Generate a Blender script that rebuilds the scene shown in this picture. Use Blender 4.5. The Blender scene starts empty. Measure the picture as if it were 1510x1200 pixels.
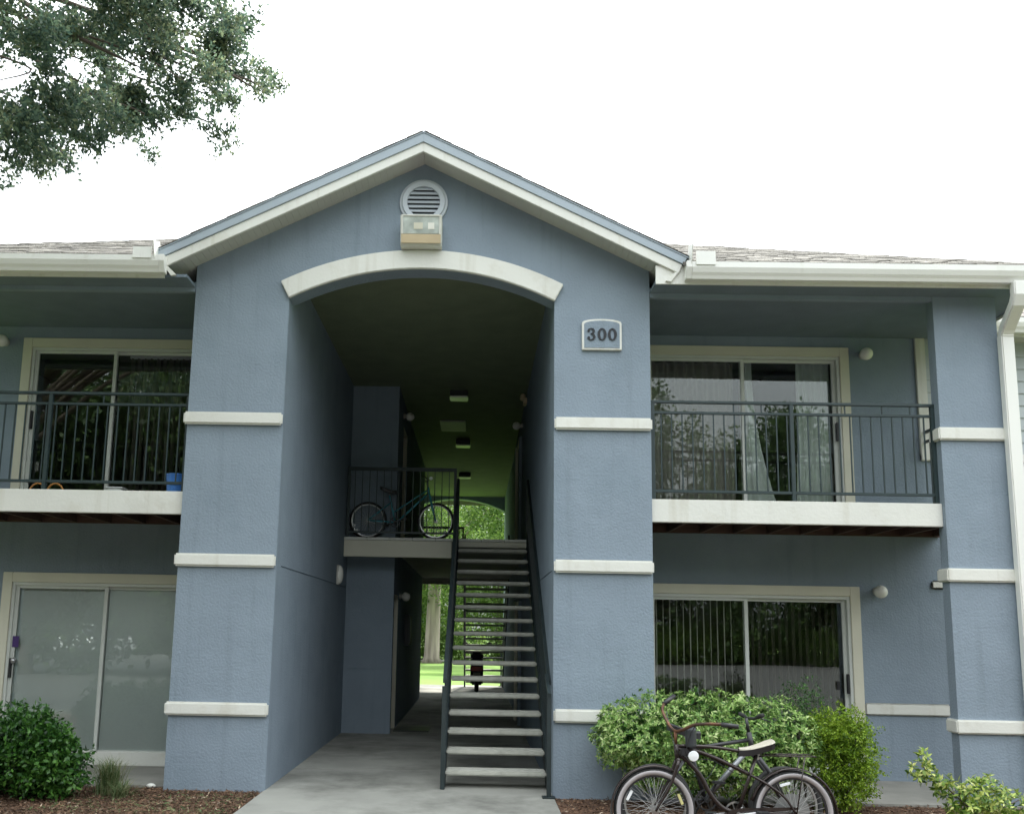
import bpy, bmesh, math, random
import numpy as np
from mathutils import Matrix, Vector
R = math.radians
sc = bpy.context.scene
C = sc.collection

# ---------------------------------------------------------------- camera
FPX, CX, CY, PITCH, YAW, ROLL, DIST, EYE = 1338.54, 685.71, 724.60, 0.1512, -0.0155, 0.0184, 9.5272, 1.6396
cam = bpy.data.cameras.new('camera')
camo = bpy.data.objects.new('camera', cam); C.objects.link(camo)
cyw, syw, cp, sp, cr, sr = math.cos(YAW), math.sin(YAW), math.cos(PITCH), math.sin(PITCH), math.cos(ROLL), math.sin(ROLL)
ex = Vector((cyw, -syw, 0)); fw0 = Vector((syw, cyw, 0)); up0 = Vector((0, 0, 1))
ey = cp*fw0 + sp*up0; ez = -sp*fw0 + cp*up0
rt = cr*ex + sr*ez; upv = -sr*ex + cr*ez
M = Matrix((rt, upv, -ey)).transposed().to_4x4(); M.translation = Vector((0, -DIST, EYE))
camo.matrix_world = M
cam.sensor_width = 36; cam.sensor_fit = 'HORIZONTAL'
cam.lens = FPX/1510*36; cam.shift_x = (755-CX)/1510; cam.shift_y = (CY-600)/1510
cam.clip_start = 0.05; cam.clip_end = 2000
sc.camera = camo

# ---------------------------------------------------------------- sky and sun
SUN_EL, SUN_AZ = 56, 20          # degrees; azimuth from +Y (behind the building) towards +X
w = bpy.data.worlds.new('World'); sc.world = w; w.use_nodes = True
nt = w.node_tree; nt.nodes.clear()
sky = nt.nodes.new('ShaderNodeTexSky'); sky.sky_type = 'NISHITA'; sky.sun_disc = False
sky.sun_elevation = R(SUN_EL); sky.sun_rotation = R(SUN_AZ); sky.dust_density = 4.0; sky.air_density = 1.2
hs = nt.nodes.new('ShaderNodeHueSaturation'); hs.inputs['Saturation'].default_value = 0.28
mix = nt.nodes.new('ShaderNodeMixRGB'); mix.inputs[0].default_value = 0.72; mix.inputs[2].default_value = (8.8, 9.3, 9.6, 1)
bg = nt.nodes.new('ShaderNodeBackground'); bg.inputs['Strength'].default_value = 0.13
out = nt.nodes.new('ShaderNodeOutputWorld')
nt.links.new(sky.outputs[0], hs.inputs['Color']); nt.links.new(hs.outputs[0], mix.inputs[1])
# overcast sky: brighter overhead than at the horizon (CIE overcast distribution)
geo = nt.nodes.new('ShaderNodeTexCoord'); sxyz = nt.nodes.new('ShaderNodeSeparateXYZ'); mrg = nt.nodes.new('ShaderNodeMapRange')
mrg.inputs['From Min'].default_value = 0; mrg.inputs['From Max'].default_value = 1; mrg.inputs['To Min'].default_value = .22; mrg.inputs['To Max'].default_value = 1.95
mul = nt.nodes.new('ShaderNodeVectorMath'); mul.operation = 'SCALE'
nt.links.new(geo.outputs['Generated'], sxyz.inputs[0]); nt.links.new(sxyz.outputs[2], mrg.inputs[0])
nt.links.new(mix.outputs[0], mul.inputs[0]); nt.links.new(mrg.outputs[0], mul.inputs['Scale'])
nt.links.new(mul.outputs[0], bg.inputs[0]); nt.links.new(bg.outputs[0], out.inputs[0])
sl = bpy.data.lights.new('sun', 'SUN'); sl.energy = 3.2; sl.angle = R(4); sl.color = (1, .96, .88)
so = bpy.data.objects.new('sun', sl); C.objects.link(so)
sd = Vector((math.sin(R(SUN_AZ))*math.cos(R(SUN_EL)), math.cos(R(SUN_AZ))*math.cos(R(SUN_EL)), math.sin(R(SUN_EL))))
so.rotation_euler = sd.to_track_quat('Z', 'Y').to_euler(); so.location = (0, 0, 30)
sc.view_settings.view_transform = 'Standard'; sc.view_settings.look = 'None'
sc.view_settings.exposure = 1.38; sc.view_settings.gamma = 1; sc.view_settings.use_curve_mapping = False
sc.render.engine = 'CYCLES'
sc.cycles.use_denoising = True; sc.cycles.max_bounces = 8; sc.cycles.transparent_max_bounces = 24
sc.cycles.diffuse_bounces = 5; sc.cycles.caustics_reflective = False; sc.cycles.caustics_refractive = False

# ---------------------------------------------------------------- materials
def mat(name, col, rough=.7, var=.12, vscale=3, bump=0, bscale=40, metal=0, spec=.5, island=0, col2=None, detail=6, stretch=None, bump2=0, b2scale=6, stain=None, streak=None):
    m = bpy.data.materials.new(name); m.use_nodes = True
    n = m.node_tree.nodes; L = m.node_tree.links; b = n['Principled BSDF']
    b.inputs['Roughness'].default_value = rough; b.inputs['Metallic'].default_value = metal
    b.inputs['Specular IOR Level'].default_value = spec
    tc = n.new('ShaderNodeTexCoord'); mp = n.new('ShaderNodeMapping'); L.new(tc.outputs['Object'], mp.inputs[0])
    if stretch: mp.inputs['Scale'].default_value = stretch
    nz = n.new('ShaderNodeTexNoise'); nz.inputs['Scale'].default_value = vscale; nz.inputs['Detail'].default_value = detail
    L.new(mp.outputs[0], nz.inputs['Vector'])
    rp = n.new('ShaderNodeValToRGB'); rp.color_ramp.elements[0].position = .3; rp.color_ramp.elements[1].position = .7
    c2 = col2 or tuple(c*(1+var) for c in col); c1 = tuple(c*(1-var) for c in col) if not col2 else col
    rp.color_ramp.elements[0].color = (*c1, 1); rp.color_ramp.elements[1].color = (*c2, 1)
    L.new(nz.outputs[0], rp.inputs[0]); cur = rp.outputs[0]
    if island:
        g = n.new('ShaderNodeNewGeometry'); h = n.new('ShaderNodeHueSaturation')
        mr = n.new('ShaderNodeMapRange'); mr.inputs['To Min'].default_value = 1-island; mr.inputs['To Max'].default_value = 1+island
        L.new(g.outputs['Random Per Island'], mr.inputs[0]); L.new(mr.outputs[0], h.inputs['Value']); L.new(cur, h.inputs['Color']); cur = h.outputs[0]
    if stain:
        scol, sscale, spos, sstr = stain
        s = n.new('ShaderNodeTexNoise'); s.inputs['Scale'].default_value = sscale; s.inputs['Detail'].default_value = 9; s.inputs['Roughness'].default_value = .65
        L.new(mp.outputs[0], s.inputs['Vector'])
        r2 = n.new('ShaderNodeValToRGB'); r2.color_ramp.elements[0].position = spos; r2.color_ramp.elements[1].position = min(1, spos+.18)
        r2.color_ramp.elements[0].color = (0, 0, 0, 1); r2.color_ramp.elements[1].color = (sstr,)*3+(1,)
        mx = n.new('ShaderNodeMixRGB'); mx.inputs[2].default_value = (*scol, 1)
        L.new(s.outputs[0], r2.inputs[0]); L.new(r2.outputs[0], mx.inputs[0]); L.new(cur, mx.inputs[1]); cur = mx.outputs[0]
    if streak:
        kcol, kstr = streak
        m2 = n.new('ShaderNodeMapping'); m2.inputs['Scale'].default_value = (5.5, 5.5, .35); L.new(tc.outputs['Object'], m2.inputs[0])
        s2 = n.new('ShaderNodeTexNoise'); s2.inputs['Scale'].default_value = 1.6; s2.inputs['Detail'].default_value = 7; L.new(m2.outputs[0], s2.inputs['Vector'])
        r3 = n.new('ShaderNodeValToRGB'); r3.color_ramp.elements[0].position = .56; r3.color_ramp.elements[1].position = .80
        r3.color_ramp.elements[0].color = (0, 0, 0, 1); r3.color_ramp.elements[1].color = (kstr,)*3+(1,)
        mk = n.new('ShaderNodeMixRGB'); mk.inputs[2].default_value = (*kcol, 1)
        L.new(s2.outputs[0], r3.inputs[0]); L.new(r3.outputs[0], mk.inputs[0]); L.new(cur, mk.inputs[1]); cur = mk.outputs[0]
    L.new(cur, b.inputs['Base Color'])
    if bump or bump2:
        prev = None
        for st, s_, nd in ((bump, bscale, 5), (bump2, b2scale, 4)):
            if not st: continue
            t = n.new('ShaderNodeTexNoise'); t.inputs['Scale'].default_value = s_; t.inputs['Detail'].default_value = nd
            L.new(mp.outputs[0], t.inputs['Vector'])
            bp = n.new('ShaderNodeBump'); bp.inputs['Strength'].default_value = st; bp.inputs['Distance'].default_value = .02
            L.new(t.outputs[0], bp.inputs['Height'])
            if prev: L.new(prev, bp.inputs['Normal'])
            prev = bp.outputs[0]
        L.new(prev, b.inputs['Normal'])
    return m

def leafmat(name, cols, trans=.35, rough=.55):
    m = bpy.data.materials.new(name); m.use_nodes = True
    n = m.node_tree.nodes; L = m.node_tree.links; b = n['Principled BSDF']; o = n['Material Output']
    g = n.new('ShaderNodeNewGeometry'); rp = n.new('ShaderNodeValToRGB')
    els = rp.color_ramp.elements
    while len(els) < len(cols): els.new(.5)
    for i, c in enumerate(cols): els[i].position = i/(len(cols)-1); els[i].color = (*c, 1)
    tc = n.new('ShaderNodeTexCoord'); nz = n.new('ShaderNodeTexNoise'); nz.inputs['Scale'].default_value = 2.2
    L.new(tc.outputs['Object'], nz.inputs['Vector'])
    mr = n.new('ShaderNodeMapRange'); mr.inputs['From Min'].default_value = .3; mr.inputs['From Max'].default_value = .7
    mr.inputs['To Min'].default_value = -.25; mr.inputs['To Max'].default_value = .25
    ad = n.new('ShaderNodeMath'); ad.operation = 'ADD'; ad.use_clamp = True
    L.new(nz.outputs[0], mr.inputs[0]); L.new(g.outputs['Random Per Island'], ad.inputs[0]); L.new(mr.outputs[0], ad.inputs[1])
    L.new(ad.outputs[0], rp.inputs[0]); L.new(rp.outputs[0], b.inputs['Base Color'])
    b.inputs['Roughness'].default_value = rough; b.inputs['Specular IOR Level'].default_value = .35
    t = n.new('ShaderNodeBsdfTranslucent'); mx = n.new('ShaderNodeMixShader'); mx.inputs[0].default_value = trans
    gm = n.new('ShaderNodeGamma'); gm.inputs[1].default_value = .85
    L.new(rp.outputs[0], gm.inputs[0]); L.new(gm.outputs[0], t.inputs[0])
    L.new(b.outputs[0], mx.inputs[1]); L.new(t.outputs[0], mx.inputs[2]); L.new(mx.outputs[0], o.inputs[0])
    return m

def glassmat(name, tint=(.97, .985, .98), refl=1.52):
    m = bpy.data.materials.new(name); m.use_nodes = True
    n = m.node_tree.nodes; L = m.node_tree.links; n.remove(n['Principled BSDF']); o = n['Material Output']
    tr = n.new('ShaderNodeBsdfTransparent'); tr.inputs[0].default_value = (*tint, 1)
    gl = n.new('ShaderNodeBsdfGlossy'); gl.inputs['Roughness'].default_value = .0; gl.inputs[0].default_value = (.95, 1, .98, 1)
    tc = n.new('ShaderNodeTexCoord'); nz = n.new('ShaderNodeTexNoise'); nz.inputs['Scale'].default_value = 1.1; nz.inputs['Detail'].default_value = 1
    bp = n.new('ShaderNodeBump'); bp.inputs['Strength'].default_value = .025; bp.inputs['Distance'].default_value = .05
    L.new(tc.outputs['Object'], nz.inputs['Vector']); L.new(nz.outputs[0], bp.inputs['Height']); L.new(bp.outputs[0], gl.inputs['Normal'])
    fr = n.new('ShaderNodeFresnel'); fr.inputs[0].default_value = refl
    mx = n.new('ShaderNodeMixShader'); g2_ = n.new('ShaderNodeMath'); g2_.operation = 'MULTIPLY'; g2_.inputs[1].default_value = 1.35; g2_.use_clamp = True; L.new(fr.outputs[0], g2_.inputs[0]); L.new(g2_.outputs[0], mx.inputs[0]); L.new(tr.outputs[0], mx.inputs[1]); L.new(gl.outputs[0], mx.inputs[2])
    L.new(mx.outputs[0], o.inputs[0]); return m

STUC = dict(rough=.82, var=.05, vscale=2.2, bump=.34, bscale=42, bump2=.22, b2scale=9, spec=.25)
m_blue = mat('blue_stucco', (.224, .274, .325), stain=((.165, .215, .255), .8, .52, .5), streak=((.13, .16, .18), .36), **STUC)
m_white = mat('white_trim_paint', (.66, .66, .61), rough=.5, var=.04, vscale=1.5, bump=.12, bscale=30, stain=((.46, .43, .34), 2.2, .54, .45), streak=((.40, .37, .28), .5))
m_cream = mat('cream_door_trim', (.62, .60, .49), rough=.45, var=.04, bump=.05)
m_alu = mat('pale_window_frame', (.60, .62, .58), rough=.35, var=.03)
m_gutter = mat('gutter_paint', (.74, .74, .70), rough=.35, var=.05, vscale=1.2, stain=((.45, .42, .36), 4, .62, .4), stretch=(1, 1, .3))
m_grayfl = mat('blue_drip_edge', (.32, .375, .42), rough=.5, var=.05)
m_shin = mat('asphalt_shingle', (.085, .083, .076), rough=.95, var=.3, vscale=30, bump=.5, bscale=120, island=.55, col2=(.165, .155, .133))
m_shinb = mat('shingle_underlay', (.12, .11, .10), rough=.95)
m_soff = mat('soffit_paint', (.52, .52, .48), rough=.6, var=.04)
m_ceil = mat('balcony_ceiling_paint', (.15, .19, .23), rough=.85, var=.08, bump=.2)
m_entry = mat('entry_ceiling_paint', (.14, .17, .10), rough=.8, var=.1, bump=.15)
m_black = mat('black_iron_paint', (.018, .028, .03), rough=.45, var=.2, vscale=8, bump=.1)
m_rail = mat('dark_green_rail_paint', (.020, .036, .038), rough=.42, var=.15, vscale=9)
m_tread = mat('cast_concrete_tread', (.42, .42, .37), rough=.9, var=.12, vscale=8, bump=.3, bscale=90, stain=((.22, .21, .18), 5, .55, .6))
m_conc = mat('walk_concrete', (.28, .28, .25), rough=.88, var=.16, vscale=1.2, bump=.25, bscale=110, stain=((.12, .12, .105), .75, .46, .85))
m_patio = mat('patio_concrete', (.22, .215, .19), rough=.9, var=.15, vscale=3, bump=.25, bscale=80)
m_wood = mat('brown_joist_wood', (.07, .038, .026), rough=.8, var=.3, vscale=6, stretch=(1, 6, 6))
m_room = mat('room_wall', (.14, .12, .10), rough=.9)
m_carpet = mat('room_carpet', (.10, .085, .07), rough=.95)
m_glass = glassmat('window_glass')
m_door = mat('dark_door_paint', (.05, .055, .06), rough=.5)
m_mulch = mat('mulch_soil', (.055, .028, .016), rough=1, var=.4, vscale=14, bump=1, bscale=50, col2=(.12, .062, .036))
m_chip = mat('mulch_chip', (.085, .048, .028), rough=.95, island=.6, col2=(.17, .10, .06))
m_grass = mat('lawn_grass', (.075, .15, .014), rough=.9, var=.3, vscale=.35, col2=(.13, .235, .03), bump=.7, bscale=30)
m_asph = mat('asphalt', (.09, .09, .088), rough=.9, var=.2, vscale=20, bump=.4, bscale=150)
m_bark = mat('tree_bark', (.10, .08, .065), rough=.95, var=.35, vscale=7, bump=1, bscale=18, stretch=(1, 1, .3))
m_barkp = mat('pale_bark', (.13, .105, .09), rough=.95, vscale=4.5, bump=1, bscale=8, stretch=(1, 1, .12), col2=(.34, .29, .25))
m_oak = leafmat('veiled_oak_leaf', [(.035, .068, .050), (.06, .105, .068), (.095, .145, .08), (.17, .20, .10)], .5)  # greens greyed toward teal: lens veil put into the leaf colour
m_far = leafmat('sunlit_leaf', [(.03, .07, .012), (.06, .13, .02), (.11, .20, .03), (.17, .26, .05)], .45)
m_park = leafmat('park_leaf', [(.018, .042, .012), (.035, .075, .02), (.06, .11, .03), (.09, .15, .04)], .3)
m_dark = leafmat('privet_leaf', [(.012, .045, .010), (.025, .085, .014), (.045, .13, .02), (.085, .20, .035)], .25, .35)
m_box = leafmat('boxwood_leaf', [(.06, .13, .008), (.13, .24, .012), (.22, .34, .02), (.30, .40, .05)], .3)
m_pit = leafmat('variegated_leaf', [(.07, .16, .035), (.14, .27, .05), (.26, .40, .10), (.46, .55, .24)], .25, .4)
m_arb = leafmat('yellow_variegated_leaf', [(.05, .12, .02), (.14, .24, .03), (.38, .46, .09), (.62, .64, .24)], .25, .4)
m_blade = leafmat('grass_blade', [(.07, .12, .04), (.12, .17, .07), (.28, .27, .14)], .25)
m_rub = mat('tyre_rubber', (.018, .018, .018), rough=.8)
m_ww = mat('whitewall_rubber', (.40, .375, .38), rough=.6, var=.08)
m_bframe = mat('brown_black_enamel', (.035, .026, .024), rough=.25, metal=.3)
m_chrome = mat('dull_chrome', (.45, .45, .45), rough=.3, metal=.9)
m_spoke = mat('steel_spoke', (.6, .6, .6), rough=.35, metal=.5)
m_rust = mat('rusty_handlebar', (.03, .02, .016), rough=.5, metal=.3, vscale=14, col2=(.16, .065, .025))
m_bk = mat('black_plastic', (.02, .02, .022), rough=.45)
m_cloth = mat('cream_saddle_cover', (.36, .335, .27), rough=.6)
m_refw = mat('white_reflector', (.85, .87, .88), rough=.2, spec=.8)
m_refy = mat('yellow_reflector', (.70, .66, .30), rough=.25)
m_refr = mat('red_lens', (.55, .03, .02), rough=.2)
m_teal = mat('teal_enamel', (.08, .36, .44), rough=.3, metal=.1)
m_silver = mat('grey_enamel', (.20, .21, .22), rough=.3, metal=.4)
m_globe = mat('opal_globe', (.75, .74, .68), rough=.25)
m_lampb = mat('lamp_base', (.45, .44, .40), rough=.5)
m_tan = mat('tan_plastic', (.52, .42, .27), rough=.5)
m_num = mat('charcoal_number', (.012, .014, .018), rough=.6)
m_blueb = mat('blue_pail_plastic', (.06, .22, .62), rough=.35)
m_lid = mat('white_plastic', (.75, .76, .76), rough=.4)
m_curt = mat('grey_curtain', (.27, .255, .22), rough=.9, var=.1)
m_curt2 = mat('pale_curtain', (.68, .74, .70), rough=.9, var=.08)
m_shade = mat('pale_window_film', (.86, .93, .90), rough=.55, var=.08, vscale=1)
m_slat = mat('blind_slat', (.60, .58, .52), rough=.5)
m_orange = mat('orange_rattan', (.50, .22, .05), rough=.6)
m_siding = mat('grey_siding_paint', (.42, .46, .47), rough=.6, var=.03, bump=.05)
m_stick = mat('purple_sticker', (.06, .03, .14), rough=.4)
m_car = mat('white_car_paint', (.78, .79, .80), rough=.2)
m_cgl = mat('car_glass', (.02, .025, .03), rough=.05)
m_metalb = mat('galvanised_metal', (.30, .31, .31), rough=.4, metal=.6)

# ---------------------------------------------------------------- mesh helpers
class MB:
    def __init__(s): s.v = []; s.f = []
    def add(s, vs, fs):
        k = len(s.v); s.v += [tuple(p) for p in vs]; s.f += [tuple(i+k for i in f) for f in fs]; return s
    def box(s, x0, x1, y0, y1, z0, z1):
        return s.add([(x0,y0,z0),(x1,y0,z0),(x1,y1,z0),(x0,y1,z0),(x0,y0,z1),(x1,y0,z1),(x1,y1,z1),(x0,y1,z1)],
                     [(0,3,2,1),(4,5,6,7),(0,1,5,4),(1,2,6,5),(2,3,7,6),(3,0,4,7)])
    def obox(s, c, sx, sy, sz, rot):
        m = rot if isinstance(rot, Matrix) else Matrix.Rotation(rot, 3, 'Z'); c = Vector(c)
        vs = [c + m @ Vector((a*sx/2, b*sy/2, d*sz/2)) for d in (-1, 1) for a, b in ((-1,-1),(1,-1),(1,1),(-1,1))]
        return s.add(vs, [(0,3,2,1),(4,5,6,7),(0,1,5,4),(1,2,6,5),(2,3,7,6),(3,0,4,7)])
    def prism(s, poly, a, b, axis='Y'):   # poly in the two other axes
        n = len(poly)
        f = {'Y': lambda p, q: (p[0], q, p[1]), 'X': lambda p, q: (q, p[0], p[1]), 'Z': lambda p, q: (p[0], p[1], q)}[axis]
        return s.add([f(p, a) for p in poly]+[f(p, b) for p in poly],
                     [tuple(range(n)), tuple(range(2*n-1, n-1, -1))]+[(i, i+n, (i+1) % n+n, (i+1) % n) for i in range(n)])
    def tube(s, pts, r, seg=8, closed=False, cap=True):
        P = [Vector(p) for p in pts]; n = len(P); rs = r if isinstance(r, (list, tuple)) else [r]*n
        prev = None; rings = []
        for i, p in enumerate(P):
            a = P[(i+1) % n] if (closed or i < n-1) else p
            b = P[i-1] if (closed or i > 0) else p
            t = (a-b).normalized()
            if prev is None: u = t.orthogonal().normalized()
            else:
                u = prev - t*prev.dot(t); u = u.normalized() if u.length > 1e-6 else t.orthogonal().normalized()
            prev = u; q = t.cross(u)
            rings.append([p + rs[i]*(math.cos(2*math.pi*k/seg)*u+math.sin(2*math.pi*k/seg)*q) for k in range(seg)])
        vs = [v for rg in rings for v in rg]; fs = []
        for i in range(n if closed else n-1):
            j = (i+1) % n
            fs += [(i*seg+k, i*seg+(k+1) % seg, j*seg+(k+1) % seg, j*seg+k) for k in range(seg)]
        if cap and not closed: fs += [tuple(range(seg-1, -1, -1)), tuple((n-1)*seg+k for k in range(seg))]
        return s.add(vs, fs)
    def lathe(s, prof, seg=16, c=(0,0,0), axis='Z'):   # prof: (r, h)
        n = len(prof); vs = []
        for r_, h in prof:
            for k in range(seg):
                a = 2*math.pi*k/seg; x, y = r_*math.cos(a), r_*math.sin(a)
                p = {'Z': (x, y, h), 'Y': (x, h, y), 'X': (h, x, y)}[axis]
                vs.append((p[0]+c[0], p[1]+c[1], p[2]+c[2]))
        fs = [(i*seg+k, i*seg+(k+1) % seg, (i+1)*seg+(k+1) % seg, (i+1)*seg+k) for i in range(n-1) for k in range(seg)]
        return s.add(vs, fs)
    def ring(s, R_, prof, seg=40, c=(0,0,0), a0=0, a1=2*math.pi):   # wheel-like ring in the XZ plane, prof: (dr, y) closed
        n = len(prof); full = abs(a1-a0-2*math.pi) < 1e-6; m = seg if full else seg+1; vs = []
        for k in range(m):
            a = a0+(a1-a0)*k/seg
            for dr, y in prof: vs.append((c[0]+(R_+dr)*math.cos(a), c[1]+y, c[2]+(R_+dr)*math.sin(a)))
        fs = []
        for k in range(seg):
            j = (k+1) % m
            fs += [(k*n+i, j*n+i, j*n+(i+1) % n, k*n+(i+1) % n) for i in range(n)]
        if not full: fs += [tuple(range(n)), tuple((m-1)*n+i for i in range(n-1, -1, -1))]
        return s.add(vs, fs)
    def sphere(s, c, r, seg=14, sc_=(1,1,1)):
        prof = [(r*math.sin(math.pi*i/8)+1e-5, -r*math.cos(math.pi*i/8)) for i in range(9)]
        k = len(s.v); s.lathe(prof, seg, (0,0,0))
        for i in range(k, len(s.v)):
            v = s.v[i]; s.v[i] = (v[0]*sc_[0]+c[0], v[1]*sc_[1]+c[1], v[2]*sc_[2]+c[2])
        return s
    def build(s, name, m, parent=None, bevel=0, smooth=False, kind=None, loc=None):
        me = bpy.data.meshes.new(name); me.from_pydata(s.v, [], s.f)
        bm = bmesh.new(); bm.from_mesh(me); bmesh.ops.recalc_face_normals(bm, faces=bm.faces)
        if bevel:
            es = [e for e in bm.edges if len(e.link_faces) == 2 and e.calc_face_angle() > .5]
            bmesh.ops.bevel(bm, geom=es, offset=bevel, segments=2, affect='EDGES', clamp_overlap=True)
        bm.to_mesh(me); bm.free()
        if smooth:
            me.polygons.foreach_set('use_smooth', [True]*len(me.polygons))
        me.materials.append(m)
        o = bpy.data.objects.new(name, me); C.objects.link(o)
        if parent: o.parent = parent
        if kind: o['kind'] = kind
        if loc: o.location = loc
        return o

def tag(o, label, cat, group=None):
    o['label'] = label; o['category'] = cat
    if group: o['group'] = group
    return o
def empty(name, loc, label, cat, group=None, rz=0):
    o = bpy.data.objects.new(name, None); C.objects.link(o); o.location = loc; o.rotation_euler = (0, 0, rz); o.empty_display_size = .1
    return tag(o, label, cat, group)
def inst(src, parent, loc=None, rot=None, scale=None):
    c = src.copy(); C.objects.link(c); c.parent = parent
    if loc: c.location = loc
    if rot is not None: c.rotation_euler = rot
    if scale: c.scale = scale
    return c
def copy_thing(root, loc, rz, label, group=None):
    r = root.copy(); C.objects.link(r); r.location = loc; r.rotation_euler = (0, 0, rz); r['label'] = label
    if group: r['group'] = group
    def rec(a, b):
        for ch in list(a.children):
            c = ch.copy(); C.objects.link(c); c.parent = b; rec(ch, c)
    rec(root, r); return r

# ---------------------------------------------------------------- setting: ground, walk, patios, lot
XC = -0.663                       # centre line of the gable
MBg = MB(); MBg.box(-400, 400, -400, 600, -.6, -.03); MBg.build('ground', m_grass, kind='structure')
MB().box(-30, 30, -60, -4.6, -.3, -.012).build('parking_lot', m_asph, kind='structure')
kb = MB(); kb.box(-30, 30, -4.6, -4.45, -.3, .03); kb.build('kerb', m_conc, bevel=.02, kind='structure')
bed = MB(); bed.box(-11, -2.132, -4.45, 1.6, -.3, -.025); bed.box(.802, 11, -4.45, 1.6, -.3, -.025); bed.build('mulch_bed', m_mulch, kind='structure')
walk = MB(); walk.box(-2.131, .801, -4.45, -1.52, -.3, 0); walkb = walk.build('walkway', m_conc, kind='structure', bevel=.006)
s = MB(); s.box(-2.131, .801, -1.51, 1.5, -.3, 0); s.build('slab', m_conc, walkb, bevel=.006)
for k in range(6):
    s = MB(); s.box(-2.131, .801, 1.51+k*2.7, 1.51+k*2.7+2.69, -.3, 0); s.build('slab', m_conc, walkb, bevel=.006)
s = MB(); s.box(-2.131, .801, 17.71, 18.35, -.3, 0); s.build('slab', m_conc, walkb, bevel=.006)
MB().box(-40, 60, 39, 41.2, -.3, -.01).build('road', m_conc, kind='structure')
p = MB(); p.box(1.834, 5.9, -.05, 1.5, -.3, 0.0); p.box(-7.3, -3.16, .12, 1.5, -.3, 0.0); p.build('patio_slab', m_patio, kind='structure', bevel=.01)

# ---------------------------------------------------------------- the building
B = empty('apartment_building', (0, 0, 0), 'two-storey blue-grey stucco apartment building with white bands and a gabled entry arch', 'building')
ARC_R, ARC_Z, HALF = 3.167, 2.396, 1.457
AA = math.asin(HALF/ARC_R)
arch = [(XC+ARC_R*math.sin(a), ARC_Z+ARC_R*math.cos(a)) for a in np.linspace(-AA, AA, 25)]
def gable_wall(y0, y1):
    XL, XR = XC-2.4945, XC+2.4945
    zt = 6.80-.493*2.4945
    poly = [(XL, -.2), (XC-HALF, -.2)] + arch + [(XC+HALF, -.2), (XR, -.2), (XR, zt), (XC, 6.80), (XL, zt)]
    return MB().prism(poly, y0, y1)
gable_wall(0, .25).build('wall', m_blue, B)
gable_wall(17.75, 18).build('wall', m_blue, B)
# arch trims
for y0, y1 in ((-.045, 0), (18, 18.045)):
    oo = [(XC+(ARC_R+.208)*math.sin(a), ARC_Z+(ARC_R+.208)*math.cos(a)) for a in np.linspace(AA, -AA, 25)]
    ii = [(XC+(ARC_R-.006)*math.sin(a), ARC_Z+(ARC_R-.006)*math.cos(a)) for a in np.linspace(-AA, AA, 25)]
    MB().prism(ii+oo, y0, y1).build('arch_trim', m_white, B, bevel=.008)
# pillar bands
def band(x0, x1, z0, z1, y0=-.05, y1=0, m=m_white):
    o = MB().box(x0, x1, y0, y1, z0, z1).build('trim_band', m, B, bevel=.018); return o
for zt in (3.91, 2.386, .862):
    band(-3.19, -2.122, zt-.135, zt); band(.796, 1.838, zt-.135, zt)
# entry side walls with control joints
def jointed(x0, x1, y0, y1, zs, side):     # wall of stacked courses with a recessed joint
    z = -.2
    for zj in zs + [5.64]:
        MB().box(x0, x1, y0, y1, z, zj-(.008 if zj < 5.6 else 0)).build('wall', m_blue, B); z = zj+.008
    g = .012
    bx = {'X+': (x0, x1-g, y0, y1), 'X-': (x0+g, x1, y0, y1), 'Y-': (x0, x1, y0+g, y1)}[side]
    for zj in zs: MB().box(*bx, zj-.008, zj+.008).build('joint', m_blue, B)
jointed(-2.27, XC-HALF, .25, 5.2, [2.28], 'X+')
jointed(XC+HALF, .944, .25, 17.75, [2.28], 'X-')
jointed(-2.27, -1.35, 5.2, 5.34, [1.0, 2.28], 'Y-')
for x0, x1 in ((-3.157, -3.0), (1.68, 1.8315)):
    MB().box(x0, x1, .25, 1.45, -.2, 5.6).build('wall', m_blue, B)
# left corridor wall with two recessed doors
def corr(y0, y1, z0, z1): MB().box(-1.52, -1.35, y0, y1, z0, z1).build('wall', m_blue, B)
corr(5.34, 6.12, 2.2, 3.06); corr(6.12, 12.8, -.2, 3.06)
corr(5.34, 6.2, 3.06, 5.64); corr(6.2, 7.12, 5.2, 5.64); corr(7.12, 12.8, 3.06, 5.64)
MB().box(-2.3, -1.35, 12.66, 12.8, -.2, 5.64).build('wall', m_blue, B)
MB().box(-2.27, -2.12, 12.8, 17.75, -.2, 5.64).build('wall', m_blue, B)
def hall_door(y0, y1, z0, z1):
    d = MB().box(-1.56, -1.51, y0, y1, z0, z1).build('door', m_door, B)
    MB().box(-1.51, -1.352, y1-.09, y1, z0, z1-.06).build('door_frame', m_cream, d, bevel=.006)
    MB().box(-1.51, -1.352, y0, y1, z1-.06, z1).build('door_frame', m_cream, d, bevel=.006)
    MB().sphere((-1.48, y1-.2, z0+1), .03).build('door_knob', m_chrome, d, smooth=True)
hall_door(5.34, 6.12, 0, 2.2); hall_door(6.2, 7.12, 3.06, 5.2)
def side_door(y0, y1, z0, z1):
    d = MB().box(.765, .794, y0, y1, z0, z1).build('door', m_door, B)
    MB().box(.715, .793, y1, y1+.1, z0, z1+.08).build('door_frame', m_cream, d, bevel=.006)
    MB().box(.74, .793, y0-.1, y0, z0, z1+.08).build('door_frame', m_blue, d, bevel=.006)
    MB().box(.74, .793, y0, y1, z1, z1+.08).build('door_frame', m_cream, d, bevel=.006)
side_door(7.2, 8.15, 3.06, 5.15); side_door(6.9, 7.8, 0, 2.1)
MB().box(-2.4, 1.05, .25, 17.75, 5.64, 5.75).build('entry_ceiling', m_entry, B)
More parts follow.
